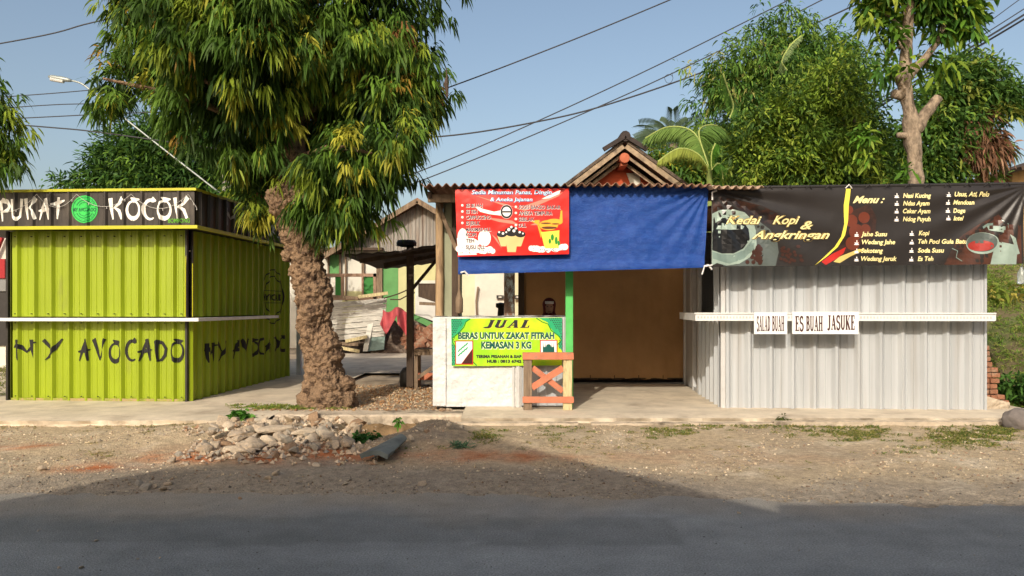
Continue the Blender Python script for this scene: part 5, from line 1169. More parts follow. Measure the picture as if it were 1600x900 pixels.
# limbs
def limb(mb, a, b, r0, r1, bend=.3, n=8, seed=0):
    a = Vector(a); b = Vector(b); mid = a.lerp(b, .5) + Vector((N3(seed, 1) * bend, N3(seed, 2) * bend, bend * .4))
    pts = smooth_path([a, mid, b], 6); mb.tube(pts, [r0 + (r1 - r0) * i / (len(pts) - 1) for i in range(len(pts))], n)
top = P(456, 215, YT)
tgt = [(250, 60, .3), (210, 150, -.8), (330, 150, -1.2), (600, 60, .2), (640, 130, -.6), (600, 260, -.9), (520, 310, -.5), (420, 40, -1), (480, 20, 1.2), (350, 20, 1), (560, 150, 1), (330, 230, .6), (390, 270, .9), (650, 240, 0)]
for k, (x, y, dy) in enumerate(tgt): limb(mb, P(456, 240 - 12 * (k % 6) if y < 200 else 255, YT), P(x, y, YT) + Vector((0, dy, 0)), .075, .015, .35, 8, k)
build('trunk', mb, M_BARK, mt, smooth=True)
blobs = px_blobs([(272, 30, 84), (240, 85, 48), (205, 138, 32, -.3), (168, 138, 15, -.4), (200, 180, 20, -.5), (310, 100, 76), (380, 40, 140, -.5), (380, 165, 100, -.3), (480, 60, 150, .2), (430, 105, 92, -.9), (590, 40, 95), (640, 85, 58), (655, 145, 36), (570, 140, 100), (610, 175, 62, -.3),
                  (630, 235, 44, -.7), (560, 262, 56, -.8), (520, 315, 50, -.4), (605, 285, 42, -.5), (560, 340, 34, -.4), (360, 215, 42, .5), (372, 240, 36, .9), (465, 235, 60, 1.5), (390, 312, 26, .3), (530, 220, 70, .8), (440, 200, 70, 1.0), (395, 330, 18, .2), (420, -90, 220, 0, 1, .6), (260, -50, 90, 0, 1, .5), (620, -60, 110, 0, 1, .6)], YT, .95)
crown('crown', blobs, 5600, 15, .128, .028, M_LEAF, mt, PAL_MAIN, 'hang', .55, .06, 1.0, sup=9, srad=.115)
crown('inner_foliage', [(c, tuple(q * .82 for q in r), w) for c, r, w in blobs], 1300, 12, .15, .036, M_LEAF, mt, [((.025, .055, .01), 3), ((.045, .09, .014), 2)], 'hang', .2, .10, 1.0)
mb = MB(); q = P(697, 105, 9.6); mb.tube([q, q + Vector((.01, 0, -.12)), q + Vector((.0, 0, -.22)), q + Vector((.02, 0, -.38))], [.003, .01, .035, .012], 7, disp=lambda p: .01 * N3(p.x, p.y, p.z, 30)); build('dead_leaf_clump', mb, M_WOODD, mt)
# tree at the left edge
lt = tree_root('roadside_tree', -8.0, 10, .1, 'street tree at the left edge of the photo showing only drooping outer leaves')
mb = MB(); mb.tube(smooth_path([(-8.2, 10.2, .1), (-8.15, 10.2, 1.5), (-8.3, 10.2, 3.2), (-8.2, 10.2, 4.6)], 5), [.26, .22, .2, .2, .2, .2, .18, .18, .17, .17, .16, .15, .14, .12, .1, .08], 14, disp=gnarl); limb(mb, (-8.2, 10.2, 3.4), P(10, 190, 10), .06, .01); limb(mb, (-8.2, 10.2, 3.0), P(0, 240, 10), .06, .01); build('trunk', mb, M_BARK, lt, smooth=True)
crown('crown', px_blobs([(-44, 195, 56), (-14, 165, 26), (4, 195, 22), (-6, 240, 26), (-70, 120, 60), (-120, 180, 80)], 10, .9), 620, 15, .128, .028, M_LEAF, lt, PAL_MAIN[:4], 'hang', .3, .07, 1.0, sup=6, srad=.13)
# tree behind the green kiosk
t = tree_root('fern_leaved_tree', P(300, 0, 18).x, 18, .1, 'mid green feathery tree behind the green kiosk under the street lamp')
mb = MB(); b0 = Vector((P(300, 0, 18).x, 18, .1)); limb(mb, b0, P(290, 260, 18), .16, .1)
for k, (x, y) in enumerate(((150, 250), (180, 220), (230, 210), (270, 200), (320, 215), (350, 240), (110, 285))): limb(mb, P(285, 290, 18), P(x, y, 18), .05, .012, .4, 6, k)
build('trunk', mb, M_BARK2, t, smooth=True)
crown('crown', px_blobs([(200, 235, 42), (160, 255, 26), (250, 225, 45), (300, 245, 55), (235, 275, 50), (330, 225, 35), (140, 283, 22), (110, 288, 12), (90, 292, 9), (180, 288, 28), (260, 300, 50), (350, 280, 40), (345, 330, 40), (400, 300, 30)], 18, .9), 1700, 13, .22, .045, M_LEAF, t, [((.045, .11, .025), 4), ((.08, .17, .03), 4), ((.14, .25, .035), 2), ((.03, .07, .02), 2)], 'star', .3, .22, .4)
t = tree_root('young_bush', P(375, 0, 13).x, 15.5, .1, 'yellow green bush foliage between the kiosk fascia and the big tree', 'bush')
mb = MB(); limb(mb, (P(390, 0, 15.5).x, 15.5, .1), P(385, 320, 15.5), .06, .02); build('stem', mb, M_BARK2, t)
crown('crown', px_blobs([(372, 300, 16), (360, 312, 14), (392, 318, 18), (410, 345, 20)], 15.5, .9), 160, 12, .2, .04, M_LEAF, t, [((.12, .2, .02), 4), ((.3, .33, .03), 2), ((.05, .12, .02), 3)], 'hang', .2, .12, .8)
# big mango right
PAL_R = [((.07, .15, .03), 4), ((.11, .21, .035), 4), ((.19, .29, .04), 3), ((.04, .09, .02), 2.5), ((.24, .28, .05), .7)]
t = tree_root('spreading_mango_tree', P(1230, 0, 22).x, 22, .1, 'large dense dark green mango tree filling the skyline right of the red house')
mb = MB(); bb = P(1235, 300, 22); mb.tube(smooth_path([(bb.x, 22, .1), (bb.x + .1, 22, 2.4), (bb.x, 22, 4.5), (bb.x + .2, 22, 6)], 4), [.35, .34, .33, .32, .3, .3, .28, .27, .25, .22, .2, .18, .14], 12)
for k, (x, y) in enumerate(((1130, 130), (1180, 90), (1220, 50), (1280, 60), (1330, 90), (1100, 160), (1160, 200), (1300, 180), (1240, 120), (1350, 200), (1110, 230))): limb(mb, P(1238, 250 - k * 4, 22), P(x, y, 22), .11, .02, .6, 7, k)
build('trunk', mb, M_BARK2, t, smooth=True)
crown('crown', px_blobs([(1230, 65, 38), (1190, 92, 38), (1275, 82, 42), (1318, 84, 26), (1150, 125, 30), (1125, 135, 28), (1335, 128, 34), (1210, 140, 70), (1290, 150, 75), (1140, 190, 42), (1170, 230, 60), (1250, 240, 80), (1345, 220, 60), (1110, 250, 40), (1390, 270, 50), (1130, 105, 16), (1180, 50, 11), (1232, 28, 13), (1265, 38, 11), (1075, 262, 30)], 22, .9), 2700, 15, .22, .05, M_LEAF, t, [((.06, .14, .03), 4), ((.10, .20, .035), 4), ((.18, .29, .045), 3), ((.3, .3, .09), .5)], 'star', .35, .15, .75, sup=6, srad=.28)
# lighter citrus tree in front of it
t = tree_root('citrus_tree', P(1240, 0, 17.5).x, 17.5, .1, 'lighter yellow green small leaved tree in front of the big mango tree')
mb = MB(); bb = P(1345, 300, 17.5); mb.tube([(bb.x, 17.5, .1), (bb.x, 17.5, 3.2), P(1340, 250, 17.5)], [.12, .1, .07], 10)
for k, (x, y) in enumerate(((1180, 190), (1230, 170), (1290, 130), (1330, 160), (1200, 250), (1160, 270), (1380, 200), (1300, 220))): limb(mb, P(1342, 275 - k * 3, 17.5), P(x, y, 17.5), .05, .01, .5, 6, k)
build('trunk', mb, M_BARK2, t, smooth=True)
crown('crown', px_blobs([(1300, 125, 42), (1320, 165, 40), (1260, 165, 42), (1210, 185, 40), (1240, 215, 50), (1180, 225, 40), (1300, 210, 50), (1170, 262, 42), (1230, 262, 50), (1300, 262, 50), (1360, 250, 40), (1350, 200, 30)], 17.5, .8), 1900, 13, .15, .042, M_LEAF, t, [((.10, .18, .025), 4), ((.18, .27, .03), 4), ((.28, .36, .05), 2.4), ((.05, .1, .02), 3)], 'star', .3, .12, .35, sup=6, srad=.2)
# tree on the far right with brown leaves
t = tree_root('browning_tree', P(1490, 0, 20).x, 20, .8, 'green tree at the far right with a patch of dead brown leaves')
mb = MB(); bb = P(1480, 300, 20); mb.tube([(bb.x, 20, .5), (bb.x, 20, 4), P(1480, 190, 20)], [.16, .14, .07], 10)
for k, (x, y) in enumerate(((1450, 130), (1500, 140), (1540, 130), (1570, 160), (1430, 200), (1540, 210), (1550, 240), (1420, 250))): limb(mb, P(1480, 265 - k * 6, 20), P(x, y, 20), .06, .01, .5, 6, k)
build('trunk', mb, M_BARK2, t, smooth=True)
crown('crown', px_blobs([(1510, 105, 20), (1500, 140, 42), (1540, 150, 28), (1568, 158, 20), (1455, 170, 40), (1440, 220, 42), (1490, 200, 50), (1530, 190, 34), (1470, 255, 45), (1530, 265, 26), (1420, 270, 40), (1555, 110, 12), (1580, 150, 8)], 20, .8), 1250, 13, .22, .06, M_LEAF, t, PAL_R, 'star', .3, .14, .4, sup=6, srad=.2)
crown('dead_foliage', px_blobs([(1535, 190, 16), (1550, 225, 22), (1545, 240, 22), (1510, 205, 16), (1530, 238, 20), (1570, 235, 10)], 19.6, .6), 200, 12, .22, .05, M_LEAF, t, [((.22, .11, .065), 4), ((.15, .08, .045), 3), ((.30, .18, .11), 1), ((.1, .14, .03), 2)], 'hang', .2, .14, .9, label='dead reddish brown leaves')
# pollarded tree in front
t = tree_root('pollarded_tree', P(1430, 0, 14).x, 14, .8, 'pollarded tree with bare forked pale trunk rising behind the zinc kiosk')
mb = MB(); Y1 = 14; Q = lambda x, y, d=0: P(x, y, Y1 + d); k14 = Y1 / F
mb.tube(smooth_path([(P(1432, 0, Y1).x, Y1, .5), Q(1431, 300), Q(1428, 240), Q(1424, 195), Q(1416, 150), Q(1411, 118)], 6), np.interp(np.arange(31) / 6, range(6), [.16, 11 * k14, 10.5 * k14, 11.5 * k14, 9.5 * k14, 11 * k14]), 26, disp=lambda q: .035 * FB(q.x, q.y, q.z, 3) + .02 * N3(q.x, q.y, q.z, 9))
mb.tube(smooth_path([Q(1428, 205), Q(1446, 178), Q(1466, 153)], 6), list(np.linspace(.13, .09, 13)), 18, disp=lambda q: .02 * FB(q.x, q.y, q.z, 5))
mb.tube(smooth_path([Q(1412, 122), Q(1416, 90), Q(1418, 50), Q(1420, 10), Q(1424, -40)], 6), list(np.linspace(.12, .08, 25)), 16, disp=lambda q: .02 * FB(q.x, q.y, q.z, 5))
mb.tube(smooth_path([Q(1418, 122), Q(1432, 105), Q(1450, 85), Q(1470, 55), Q(1482, 10)], 6), list(np.linspace(.09, .04, 25)), 12)
mb.tube([Q(1410, 125), Q(1402, 116), Q(1397, 112)], [.12, .11, .1], 12); mb.tube([Q(1412, 150), Q(1400, 147), Q(1394, 146)], [.1, .09, .07], 12); mb.tube([Q(1425, 210), Q(1412, 212), Q(1402, 211)], [.08, .06, .05], 10)
for k, (a, b) in enumerate((((1418, 60), (1380, 20)), ((1418, 75), (1390, 85)), ((1470, 55), (1510, 25)), ((1455, 80), (1490, 60)), ((1416, 95), (1400, 60)))): limb(mb, Q(*a), Q(*b), .045, .012, .2, 6, k)
build('trunk', mb, M_BARK2, t, smooth=True)
crown('crown', px_blobs([(1366, 12, 22), (1390, 38, 18), (1394, 66, 12), (1382, 104, 10), (1420, 5, 18, .4), (1455, 0, 24), (1500, 15, 26), (1518, 38, 13), (1470, 40, 15), (1465, 72, 14), (1448, 88, 10, .3), (1480, 96, 9), (1400, 118, 7, -.3), (1440, -50, 60), (1380, -40, 40), (1500, -40, 40)], 14, .8), 430, 10, .21, .075, M_LEAF, t, [((.05, .13, .02), 4), ((.09, .19, .02), 4), ((.2, .3, .03), 2), ((.3, .36, .05), .6)], 'star', .2, .15, .6)
crown('low_sprouts', px_blobs([(1408, 255, 9, -.3), (1402, 272, 10, -.3), (1388, 285, 10, -.3), (1366, 205, 16, .3), (1370, 240, 12, .3)], 13.9, .6), 26, 8, .17, .06, M_LEAF, t, [((.09, .2, .02), 4), ((.24, .34, .04), 2)], 'star', .2, .1, .5)
mb = MB(); 
# banana plant
t = tree_root('banana_plant', P(1105, 0, 17).x, 17, .1, 'banana plant with big torn arching leaves right of the red roof', 'banana plant')
mb = MB(); b1 = P(1112, 300, 17); mb.tube([(b1.x, 17, .1), (b1.x, 17, 2.6), P(1108, 262, 17)], [.14, .11, .06], 12); build('stem', mb, mat('banana_stem', (.16, .2, .05), .6, .3, 4), t, smooth=True)
def banana_leaf(pts, w, tint, seed, up=1):
    path = smooth_path(pts, 12); n = len(path); r = random.Random(seed); B = []; D = []; S = []; L = []; W = []; Dr = []; C = []
    for i in range(2, n - 1):
        t_ = i / n; d = (path[i + 1] - path[i - 1]).normalized(); side = d.cross(Vector((0, 0, 1))).normalized()
        ww = w * math.sin(math.pi * min(1, t_ * .93 + .07)) ** .6
        sub = 4
        for q in range(sub):
            pos = path[i].lerp(path[i + 1], q / sub)
            for s in (-1, 1):
                B.append(pos); D.append((side * s * .55 + d * .25 + Vector((0, 0, -.35 + .1 * r.random()))).normalized()); S.append(d); L.append(ww * (.85 + .25 * r.random())); W.append((path[i + 1] - path[i]).length / sub * (1.5 if r.random() > .15 else .5)); Dr.append(.35 + .3 * r.random()); k_ = .8 + .4 * r.random(); C.append([c * k_ for c in tint])
    return [np.array(a, float) for a in (B, D, S, L, W, Dr, C)]
YB_ = 17
for k, (pp, w, c) in enumerate((([(1108, 262), (1085, 208), (1045, 198), (1008, 216)], .5, (.17, .27, .06)), ([(1108, 262), (1092, 205), (1120, 196), (1146, 216)], .5, (.13, .23, .05)), ([(1108, 265), (1090, 240), (1060, 232), (1028, 252)], .36, (.27, .32, .06)),
                    ([(1112, 262), (1112, 240), (1116, 228), (1118, 224)], .34, (.09, .24, .02)), ([(1112, 265), (1122, 255), (1128, 265), (1130, 280)], .4, (.06, .16, .02)), ([(1140, 185), (1146, 165), (1138, 140), (1130, 115)], .32, (.09, .2, .03)), ([(1230, 110), (1222, 95), (1236, 70), (1252, 56)], .22, (.22, .3, .12)))):
    pts = [P(x, y, YB_ + (.3 * m if k in (0, 1) else 0) - (.4 if k in (3, 4) else 0)) for m, (x, y) in enumerate(pp)]
    if k >= 5: pts = [P(x, y, 16.4) for x, y in pp]
    a = banana_leaf(pts, w, c, k); leaves_mesh('leaf', *a, M_LEAF, t)
    mb = MB(); mb.tube(smooth_path(pts, 6), .018, 5); build('midrib', mb, mat('midrib', (.3, .36, .1), .6), t)
# palm far behind
t = tree_root('palm_tree', P(1050, 0, 30).x, 30, .1, 'grey green fan of palm fronds just behind the banana leaves')
mb = MB(); c0 = P(1052, 225, 30); mb.tube([(c0.x, 30, .1), (c0.x, 30, c0.z)], [.2, .16], 10); build('trunk', mb, M_BARK2, t)
B, D, S, L, W, Dr, C = [[] for _ in range(7)]
for f in range(16):
    a = R(-20 + f * 14.5); ln_ = 1.8 + .3 * (f % 3)
    dirr = Vector((math.cos(a), .5 * math.sin(f * 2.1), abs(math.sin(a)) * .9 + .2)).normalized()
    for i in range(26):
        t_ = i / 26; pos = c0 + dirr * ln_ * t_ + Vector((0, 0, -.45 * ln_ * t_ * t_))
        for s in (-1, 1):
            sd = dirr.cross(Vector((0, 1, 0))).normalized()
            B.append(pos); D.append((dirr * .8 + sd * s * .5 + Vector((0, 0, -.15))).normalized()); S.append(sd); L.append(.8 * (1 - .5 * t_)); W.append(.05); Dr.append(.4); C.append((.07, .11, .06))
leaves_mesh('fronds', *[np.array(a, float) for a in (B, D, S, L, W, Dr, C)], M_LEAF, t)
t = tree_root('garden_shrubs', P(1060, 0, 20).x, 20, .1, 'yellow green shrubs between the red roof and the banana plant', 'shrub')
mb = MB(); limb(mb, (P(1060, 0, 20).x, 20, .1), P(1060, 260, 20), .08, .02); build('stem', mb, M_BARK2, t)
crown('foliage', px_blobs([(1040, 252, 18), (1060, 270, 30), (1090, 275, 30), (1030, 240, 12), (1120, 290, 20)], 20, .8), 420, 12, .22, .05, M_LEAF, t, PAL_R + [((.4, .36, .04), 1)], 'star', .2, .2, .5)

# ================================================================ street lamp, poles, wires
t = thing('street_lamp', (P(355, 0, 19.5).x, 19.5, .1), 'thin galvanised street lamp arm leaning left over the green kiosk', 'street lamp')
YL = 16.8
mb = MB(); x0 = P(356, 0, 16.9).x; mb.tube([(x0, 16.9, .1), (x0, 16.9, P(0, 235, 16.9).z)], [.17, .11], 12); build('pole', mb, mat('grey_pole', (.33, .30, .27), .8, .2, 4), t)
mb = MB(); mb.tube(smooth_path([P(348, 305, YL), P(220, 205, YL), P(150, 148, YL), P(128, 131, YL), P(112, 126, YL)], 5), .02, 8); build('arm', mb, mat('galvanised', (.30, .33, .31), .45, .1, 5, metal=.4), t, smooth=True)
q = P(112, 126, YL); q2 = P(76, 119.5, YL); mb = MB(); mb.tube([q, q.lerp(q2, .15), q.lerp(q2, .35), q.lerp(q2, .85), q2], [.028, .045, .055, .05, .025], 10); hd = build('lamp_head', mb, MATS['galvanised'], t, smooth=True)
mb = MB(); mb.tube([q.lerp(q2, .35) + Vector((0, 0, -.045)), q.lerp(q2, .9) + Vector((0, 0, -.045))], .05, 8); build('lens', mb, mat('lamp_lens', (.55, .55, .52), .3), hd)
M_WIRE = mat('cable', (.03, .03, .035), .6, 0)
WL = [([(-600, 165), (0, 68), (145, 35), (300, 0)], 13, .012, 'cable crossing the sky at the top left into the tree'),
      ([(-400, 180), (25, 150), (150, 140), (360, 122)], 15, .010, 'uppermost of the four cables beside the left tree'), ([(-400, 200), (30, 167), (160, 161), (360, 150)], 15, .010, 'second highest of the four cables beside the left tree'),
      ([(-400, 205), (45, 184), (190, 177), (380, 172)], 15, .011, 'third of the four cables beside the left tree'), ([(-400, 160), (42, 196), (165, 208), (390, 240)], 15, .014, 'lowest thicker cable beside the left tree, sloping down to the right'),
      ([(420, 225), (645, 156), (850, 80), (1046, 0), (1300, -110)], 13, .012, 'single cable crossing the sky left of centre above the red banner'),
      ([(480, 330), (690, 254), (960, 134), (1232, 0), (1500, -140)], 24, .019, 'upper of two parallel cables rising right over the red roof'),
      ([(500, 340), (697, 267), (960, 156), (1160, 62), (1284, 0), (1500, -110)], 24, .019, 'lower of two parallel cables rising right over the red roof'),
      ([(540, 215), (690, 213), (840, 190), (960, 160), (1140, 96), (1344, 4), (1500, -70)], 24, .026, 'thick sagging cable reaching the right trees, with a small wire loop'),
      ([(1300, 200), (1444, 112), (1600, 14), (1760, -90)], 25, .019, 'topmost cable of the bundle at the upper right'), ([(1300, 208), (1448, 116), (1600, 23), (1760, -80)], 25.2, .034, 'thick middle cable of the bundle at the upper right'),
      ([(1300, 214), (1454, 117), (1600, 30), (1760, -70)], 25.4, .034, 'thick lowest cable of the bundle at the upper right'), ([(1300, 165), (1500, 62), (1592, 0), (1700, -80)], 25.6, .015, 'thin cable above the bundle at the upper right')]
for pts, Y, r, lab in WL:
    mb = MB(); mb.tube(smooth_path([P(x, y, Y) for x, y in pts], 8), r, 5); build('overhead_cable', mb, M_WIRE, label=lab, cat='cable', group='overhead cables', origin=P(pts[0][0], pts[0][1], Y))
mb = MB(); c = P(1045, 123, 23.9); mb.tube([c + Vector((.13 * math.cos(a) * (1 + .1 * math.sin(3 * a)), 0, .14 * math.sin(a))) for a in np.linspace(.2, 6.4, 20)] + [c + Vector((.1, 0, .2))], .008, 5); build('wire_loop', mb, M_WIRE, label='small loop of wire hanging on the cable in the middle of the sky', cat='wire')
# ================================================================ rubble, gravel, grass, small things
def rock_mesh(seed, flat_=1.0, n=13):
    r = random.Random(seed); bm = bmesh.new()
    for _ in range(n):
        v = Vector((r.uniform(-1, 1), r.uniform(-1, 1), r.uniform(-1, 1))); v = v.normalized() * r.uniform(.75, 1.0); bm.verts.new((v.x * 1.15, v.y * .9, v.z * .62 * flat_))
    bmesh.ops.convex_hull(bm, input=bm.verts); 
    for v in [v for v in bm.verts if not v.link_faces]: bm.verts.remove(v)
    bmesh.ops.bevel(bm, geom=bm.edges[:], offset=.06, segments=1, affect='EDGES')
    me = bpy.data.meshes.new('rubble_chunk'); bm.to_mesh(me); bm.free(); return me
STN = [MATS['stone'], mat('stone_grey', (.36, .31, .24), .9, .25, 7, .6, 30, bdist=.01), mat('stone_pale', (.56, .45, .32), .9, .25, 7, .6, 30, bdist=.01), mat('stone_brown', (.34, .22, .13), .9, .3, 7, .6, 30, bdist=.01)]
rocks = []
for k in range(14):
    me = rock_mesh(k, .45 if k % 4 == 0 else 1.0); me.materials.append(STN[(0, 2, 0, 1, 2, 0, 3, 1, 2, 0, 0, 1, 2, 3)[k]]); rocks.append(me)
def gz_(px, py):      # ground point seen at a photo pixel
    Y = CH * F / (py - 478)
    for _ in range(6):
        z = dirt_z((px - 800) * Y / F, Y); Y = (CH - z) * F / (py - 478)
    return Vector(((px - 800) * Y / F, Y, z))
rk = random.Random(11); HEAP = [(300, 702), (345, 664), (420, 650), (520, 652), (560, 668), (566, 700), (500, 705), (440, 716), (335, 720)]
def inside(x, y, poly):
    c = False
    for i in range(len(poly)):
        (x1, y1), (x2, y2) = poly[i], poly[i - 1]
        if (y1 > y) != (y2 > y) and x < (x2 - x1) * (y - y1) / (y2 - y1) + x1: c = not c
    return c
def put_rock(x, y, z, s, label, group, k=None, flat_r=False):
    o = bpy.data.objects.new('rubble_chunk', rocks[rk.randrange(14) if k is None else k]); link(o)
    o.location = (x, y, z); o.scale = (s, s, s); a = .15 if flat_r else .7
    o.rotation_euler = (rk.uniform(-a, a), rk.uniform(-a, a), rk.uniform(0, 6.28)); o['label'] = label; o['category'] = 'rubble'; o['group'] = group
big = [(372, 690, .19, 0), (428, 684, .26, 4), (470, 684, .17, 8), (508, 690, .15, 4), (395, 706, .15, 2), (525, 676, .15, 0), (560, 672, .12, 6), (610, 0, 0, 0)][:7]
for px, py, s, k in big:
    g = gz_(px, py); put_rock(g.x, g.y, g.z + .07, s, 'large flat broken concrete slab in the rubble heap beside the hole', 'large slabs in the rubble heap', k, True)
n = 0
while n < 215:
    px, py = rk.uniform(298, 570), rk.uniform(650, 720)
    if not inside(px, py, HEAP): continue
    g = gz_(px, py); e = min(1, max(0, (py - 650) / 30)); s = rk.choice([.03, .04, .05, .06, .075, .10]) * rk.uniform(.8, 1.25)
    put_rock(g.x, g.y, g.z + s * .12 + rk.random() * .05, s, 'pale broken concrete chunk in the rubble heap under the big tree', 'chunks in the rubble heap'); n += 1
for px, py, s in ((690, 640, .07), (700, 648, .06), (683, 650, .05), (668, 682, .07), (684, 683, .06), (655, 676, .05), (712, 655, .05), (675, 655, .08), (640, 690, .05), (720, 672, .04), (648, 662, .06), (615, 668, .08), (632, 656, .09), (700, 668, .05), (560, 705, .06), (545, 712, .08), (530, 705, .05)):
    g = gz_(px, max(py, 655)); put_rock(g.x, g.y + .1, g.z + (.1 if py < 655 else .02), s, 'broken stone on the mound right of the hole', 'stones around the hole')
for px, py, s in ((155, 690, .03), (420, 748, .05), (545, 752, .03), (430, 742, .06), (395, 768, .03), (1150, 738, .02), (980, 745, .03), (215, 758, .06), (240, 762, .05), (255, 766, .05), (228, 764, .07), (262, 758, .05), (280, 712, .05), (268, 722, .06), (292, 726, .04), (65, 735, .05), (1595, 745, .02), (660, 758, .05), (540, 758, .04), (495, 728, .05), (60, 830, .012), (150, 846, .018), (128, 888, .022), (215, 874, .012), (375, 780, .02), (92, 888, .015), (1155, 802, .02), (250, 872, .01)):
    g = gz_(px, py) if py < 775 else Vector(((px - 800) * CH / (py - 478), CH * F / (py - 478), 0)); put_rock(g.x, g.y, g.z + s * .25, s, 'loose stone lying on the verge or asphalt', 'loose stones')
mb = MB(); mb.grid(50, 14, lambda i, j: (-2.05 + 1.0 * i, 9.235 + .02 * FB(i * 4, j * 2, 3, 2), -.42 + (.46 + .03 * FB(i * 6, 1, 3, 1)) * j)); build('ditch_wall', mb, mat('damp_soil', (.25, .165, .085), .95, .4, 5, .9, 18, col2=(.13, .085, .045), c2s=4, bdist=.03), kind='structure', smooth=True, origin=(0, 0, 0))
# dark slab lying at the hole
mb = MB(); c = [gz_(563, 722), gz_(606, 727), gz_(634, 700), gz_(622, 692)]
mb.grid(14, 8, lambda i, j: (c[0].lerp(c[1], i)).lerp(c[3].lerp(c[2], i), j) + Vector((0, 0, .05 + .05 * math.sin(i * 2.6) + .008 * N3(i * 5, j * 5)))); build('broken_slab', mb, mat('wet_slab', (.13, .15, .145), .7, .4, 5, .5, 20, bdist=.01), label='dark grey flat broken slab leaning at the mouth of the hole', cat='slab', solid=.045)
# boulder right
g = gz_(1590, 672); mb = MB()
mb.grid(32, 20, lambda i, j: Vector((g.x + .1, g.y + .12, .13)) + (lambda d: Vector((d.x * .17, d.y * .17, d.z * .16)) * (1 + .16 * FB(d.x, d.y, d.z, 1.4, 3)))(Vector((math.cos(i * 2 * math.pi) * math.sin(j * math.pi), math.sin(i * 2 * math.pi) * math.sin(j * math.pi), -math.cos(j * math.pi)))))
build('boulder', mb, M_BOULD, label='smooth grey brown boulder at the right edge beside the grass', cat='boulder', smooth=True)
# broken brick wall stub beside the zinc kiosk
bw = thing('brick_wall', (6.35, 9.95, .05), 'broken stepped end of a low brick wall beside the zinc kiosk', 'wall'); r = random.Random(2)
mb = MB(); z = .05; row = 0
while z < .95:
    w = .27 - .2 * (z / .95); x = 6.2
    while x < 6.2 + w: 
        l = .085 + r.random() * .05; mb.box(x, x + l - .008, 9.85 + r.random() * .03, 10.15, z, z + .06); x += l
    mb.box(6.2, 6.18 + w, 9.9, 10.12, z + .06, z + .072); z += .072; row += 1
build('brickwork', mb, M_BRICK, bw, bevel=.006)
mb = MB(); mb.grid(10, 8, lambda i, j: (6.2 + .33 * i, 9.84 - .02 * FB(i, j, 1, 3), .02 + .3 * j * (1 - .3 * i))); build('plaster_foot', mb, M_CONC2, bw, solid=.03)

# gravel as one mesh of tiny chips
def chips(name, pts, sizes, cols, m, label=None):
    n = len(pts); base = np.array([(1, 0, 0), (-.5, .87, 0), (-.5, -.87, 0), (0, 0, .8), (0, 0, -.4)]); F_ = np.array([(0, 1, 3), (1, 2, 3), (2, 0, 3), (1, 0, 4), (2, 1, 4), (0, 2, 4)])
    a = rng.random(n) * 6.28; ca, sa = np.cos(a), np.sin(a); jit = 1 + .5 * rng.normal(size=(n, 5, 3)) * .5
    V = base[None] * jit; V = np.stack([V[..., 0] * ca[:, None] - V[..., 1] * sa[:, None], V[..., 0] * sa[:, None] + V[..., 1] * ca[:, None], V[..., 2]], -1) * sizes[:, None, None] + pts[:, None]
    f = (F_[None] + (np.arange(n) * 5)[:, None, None]).reshape(-1, 3)
    me = bpy.data.meshes.new(name); me.from_pydata(V.reshape(-1, 3).tolist(), [], f.tolist())
    at = me.attributes.new('tint', 'FLOAT_COLOR', 'POINT'); at.data.foreach_set('color', np.repeat(np.concatenate([cols, np.ones((n, 1))], 1), 5, 0).astype(np.float32).reshape(-1))
    me.materials.append(m); o = link(bpy.data.objects.new(name, me)); o['kind'] = 'stuff'
    if label: o['label'] = label; o['category'] = 'gravel'
    return o
N = 40000
px_ = rng.uniform(-9, 9.5, N); py_ = 5.7 + 3.4 * rng.random(N) ** 1.0
keep = np.array([(N3(px_[i], py_[i], 7, 1.3) > -.12 + .25 * (py_[i] - 6) / 3 - .4 * (px_[i] < -3.5) * (py_[i] < 7.3)) for i in range(N)]); px_, py_ = px_[keep], py_[keep]
pz_ = np.array([dirt_z(a, b) for a, b in zip(px_, py_)]); n = len(px_)
cols = np.array([SAND, PALE, GREY, STN and np.array([.3, .2, .13])])[rng.integers(0, 4, n)] * (.7 + .6 * rng.random((n, 1)))
cols[py_ < 6.4] *= .6
chips('gravel', np.stack([px_, py_, pz_ + .002], 1), .003 + .013 * rng.random(n) ** 3.5, cols, M_GRAV, 'scattered gravel chips on the dirt verge')
N = 2600; px_ = rng.uniform(-6, 6, N); py_ = 3.8 + 2.4 * rng.random(N) ** .6
chips('road_grit', np.stack([px_, py_, np.full(N, .001)], 1), .002 + .006 * rng.random(N) ** 4, np.array([(.2, .19, .17)]) * (.4 + 1.2 * rng.random((N, 1))), M_GRAV, 'sparse grit on the asphalt')
hp = []
while len(hp) < 2600:
    px, py = rk.uniform(285, 590), rk.uniform(650, 728)
    if inside(px, py, HEAP) or rk.random() < .16: g = gz_(px, py); hp.append((g.x, g.y, g.z + .01))
cols = np.array([(.55, .42, .28), (.42, .33, .24), (.62, .5, .36), (.36, .22, .13), (.3, .26, .21)])[rng.integers(0, 5, len(hp))] * (.7 + .5 * rng.random((len(hp), 1)))
chips('rubble_crumbs', np.array(hp), .01 + .03 * rng.random(len(hp)) ** 2, cols, M_GRAV, 'small crumbs filling the rubble heap')
# leaf litter and rubble under the stall tree
N = 5200; px_ = rng.uniform(-3.4, -1.0, N); py_ = rng.uniform(9.6, 13.2, N); k = rng.random(N)
pz_ = np.array([yard_z(a, b) for a, b in zip(px_, py_)]); pz_ = np.where(py_ < 9.72, .155, pz_)
cols = np.array([(.30, .17, .08), (.38, .25, .13), (.2, .1, .05), (.45, .36, .25)])[rng.integers(0, 4, N)] * (.7 + .6 * rng.random((N, 1)))
chips('leaf_litter', np.stack([px_, py_, pz_ + .005], 1), .007 + .022 * rng.random(N) ** 3, cols, M_GRAV, 'dry leaves and crumbs on the ground between tree and counter')
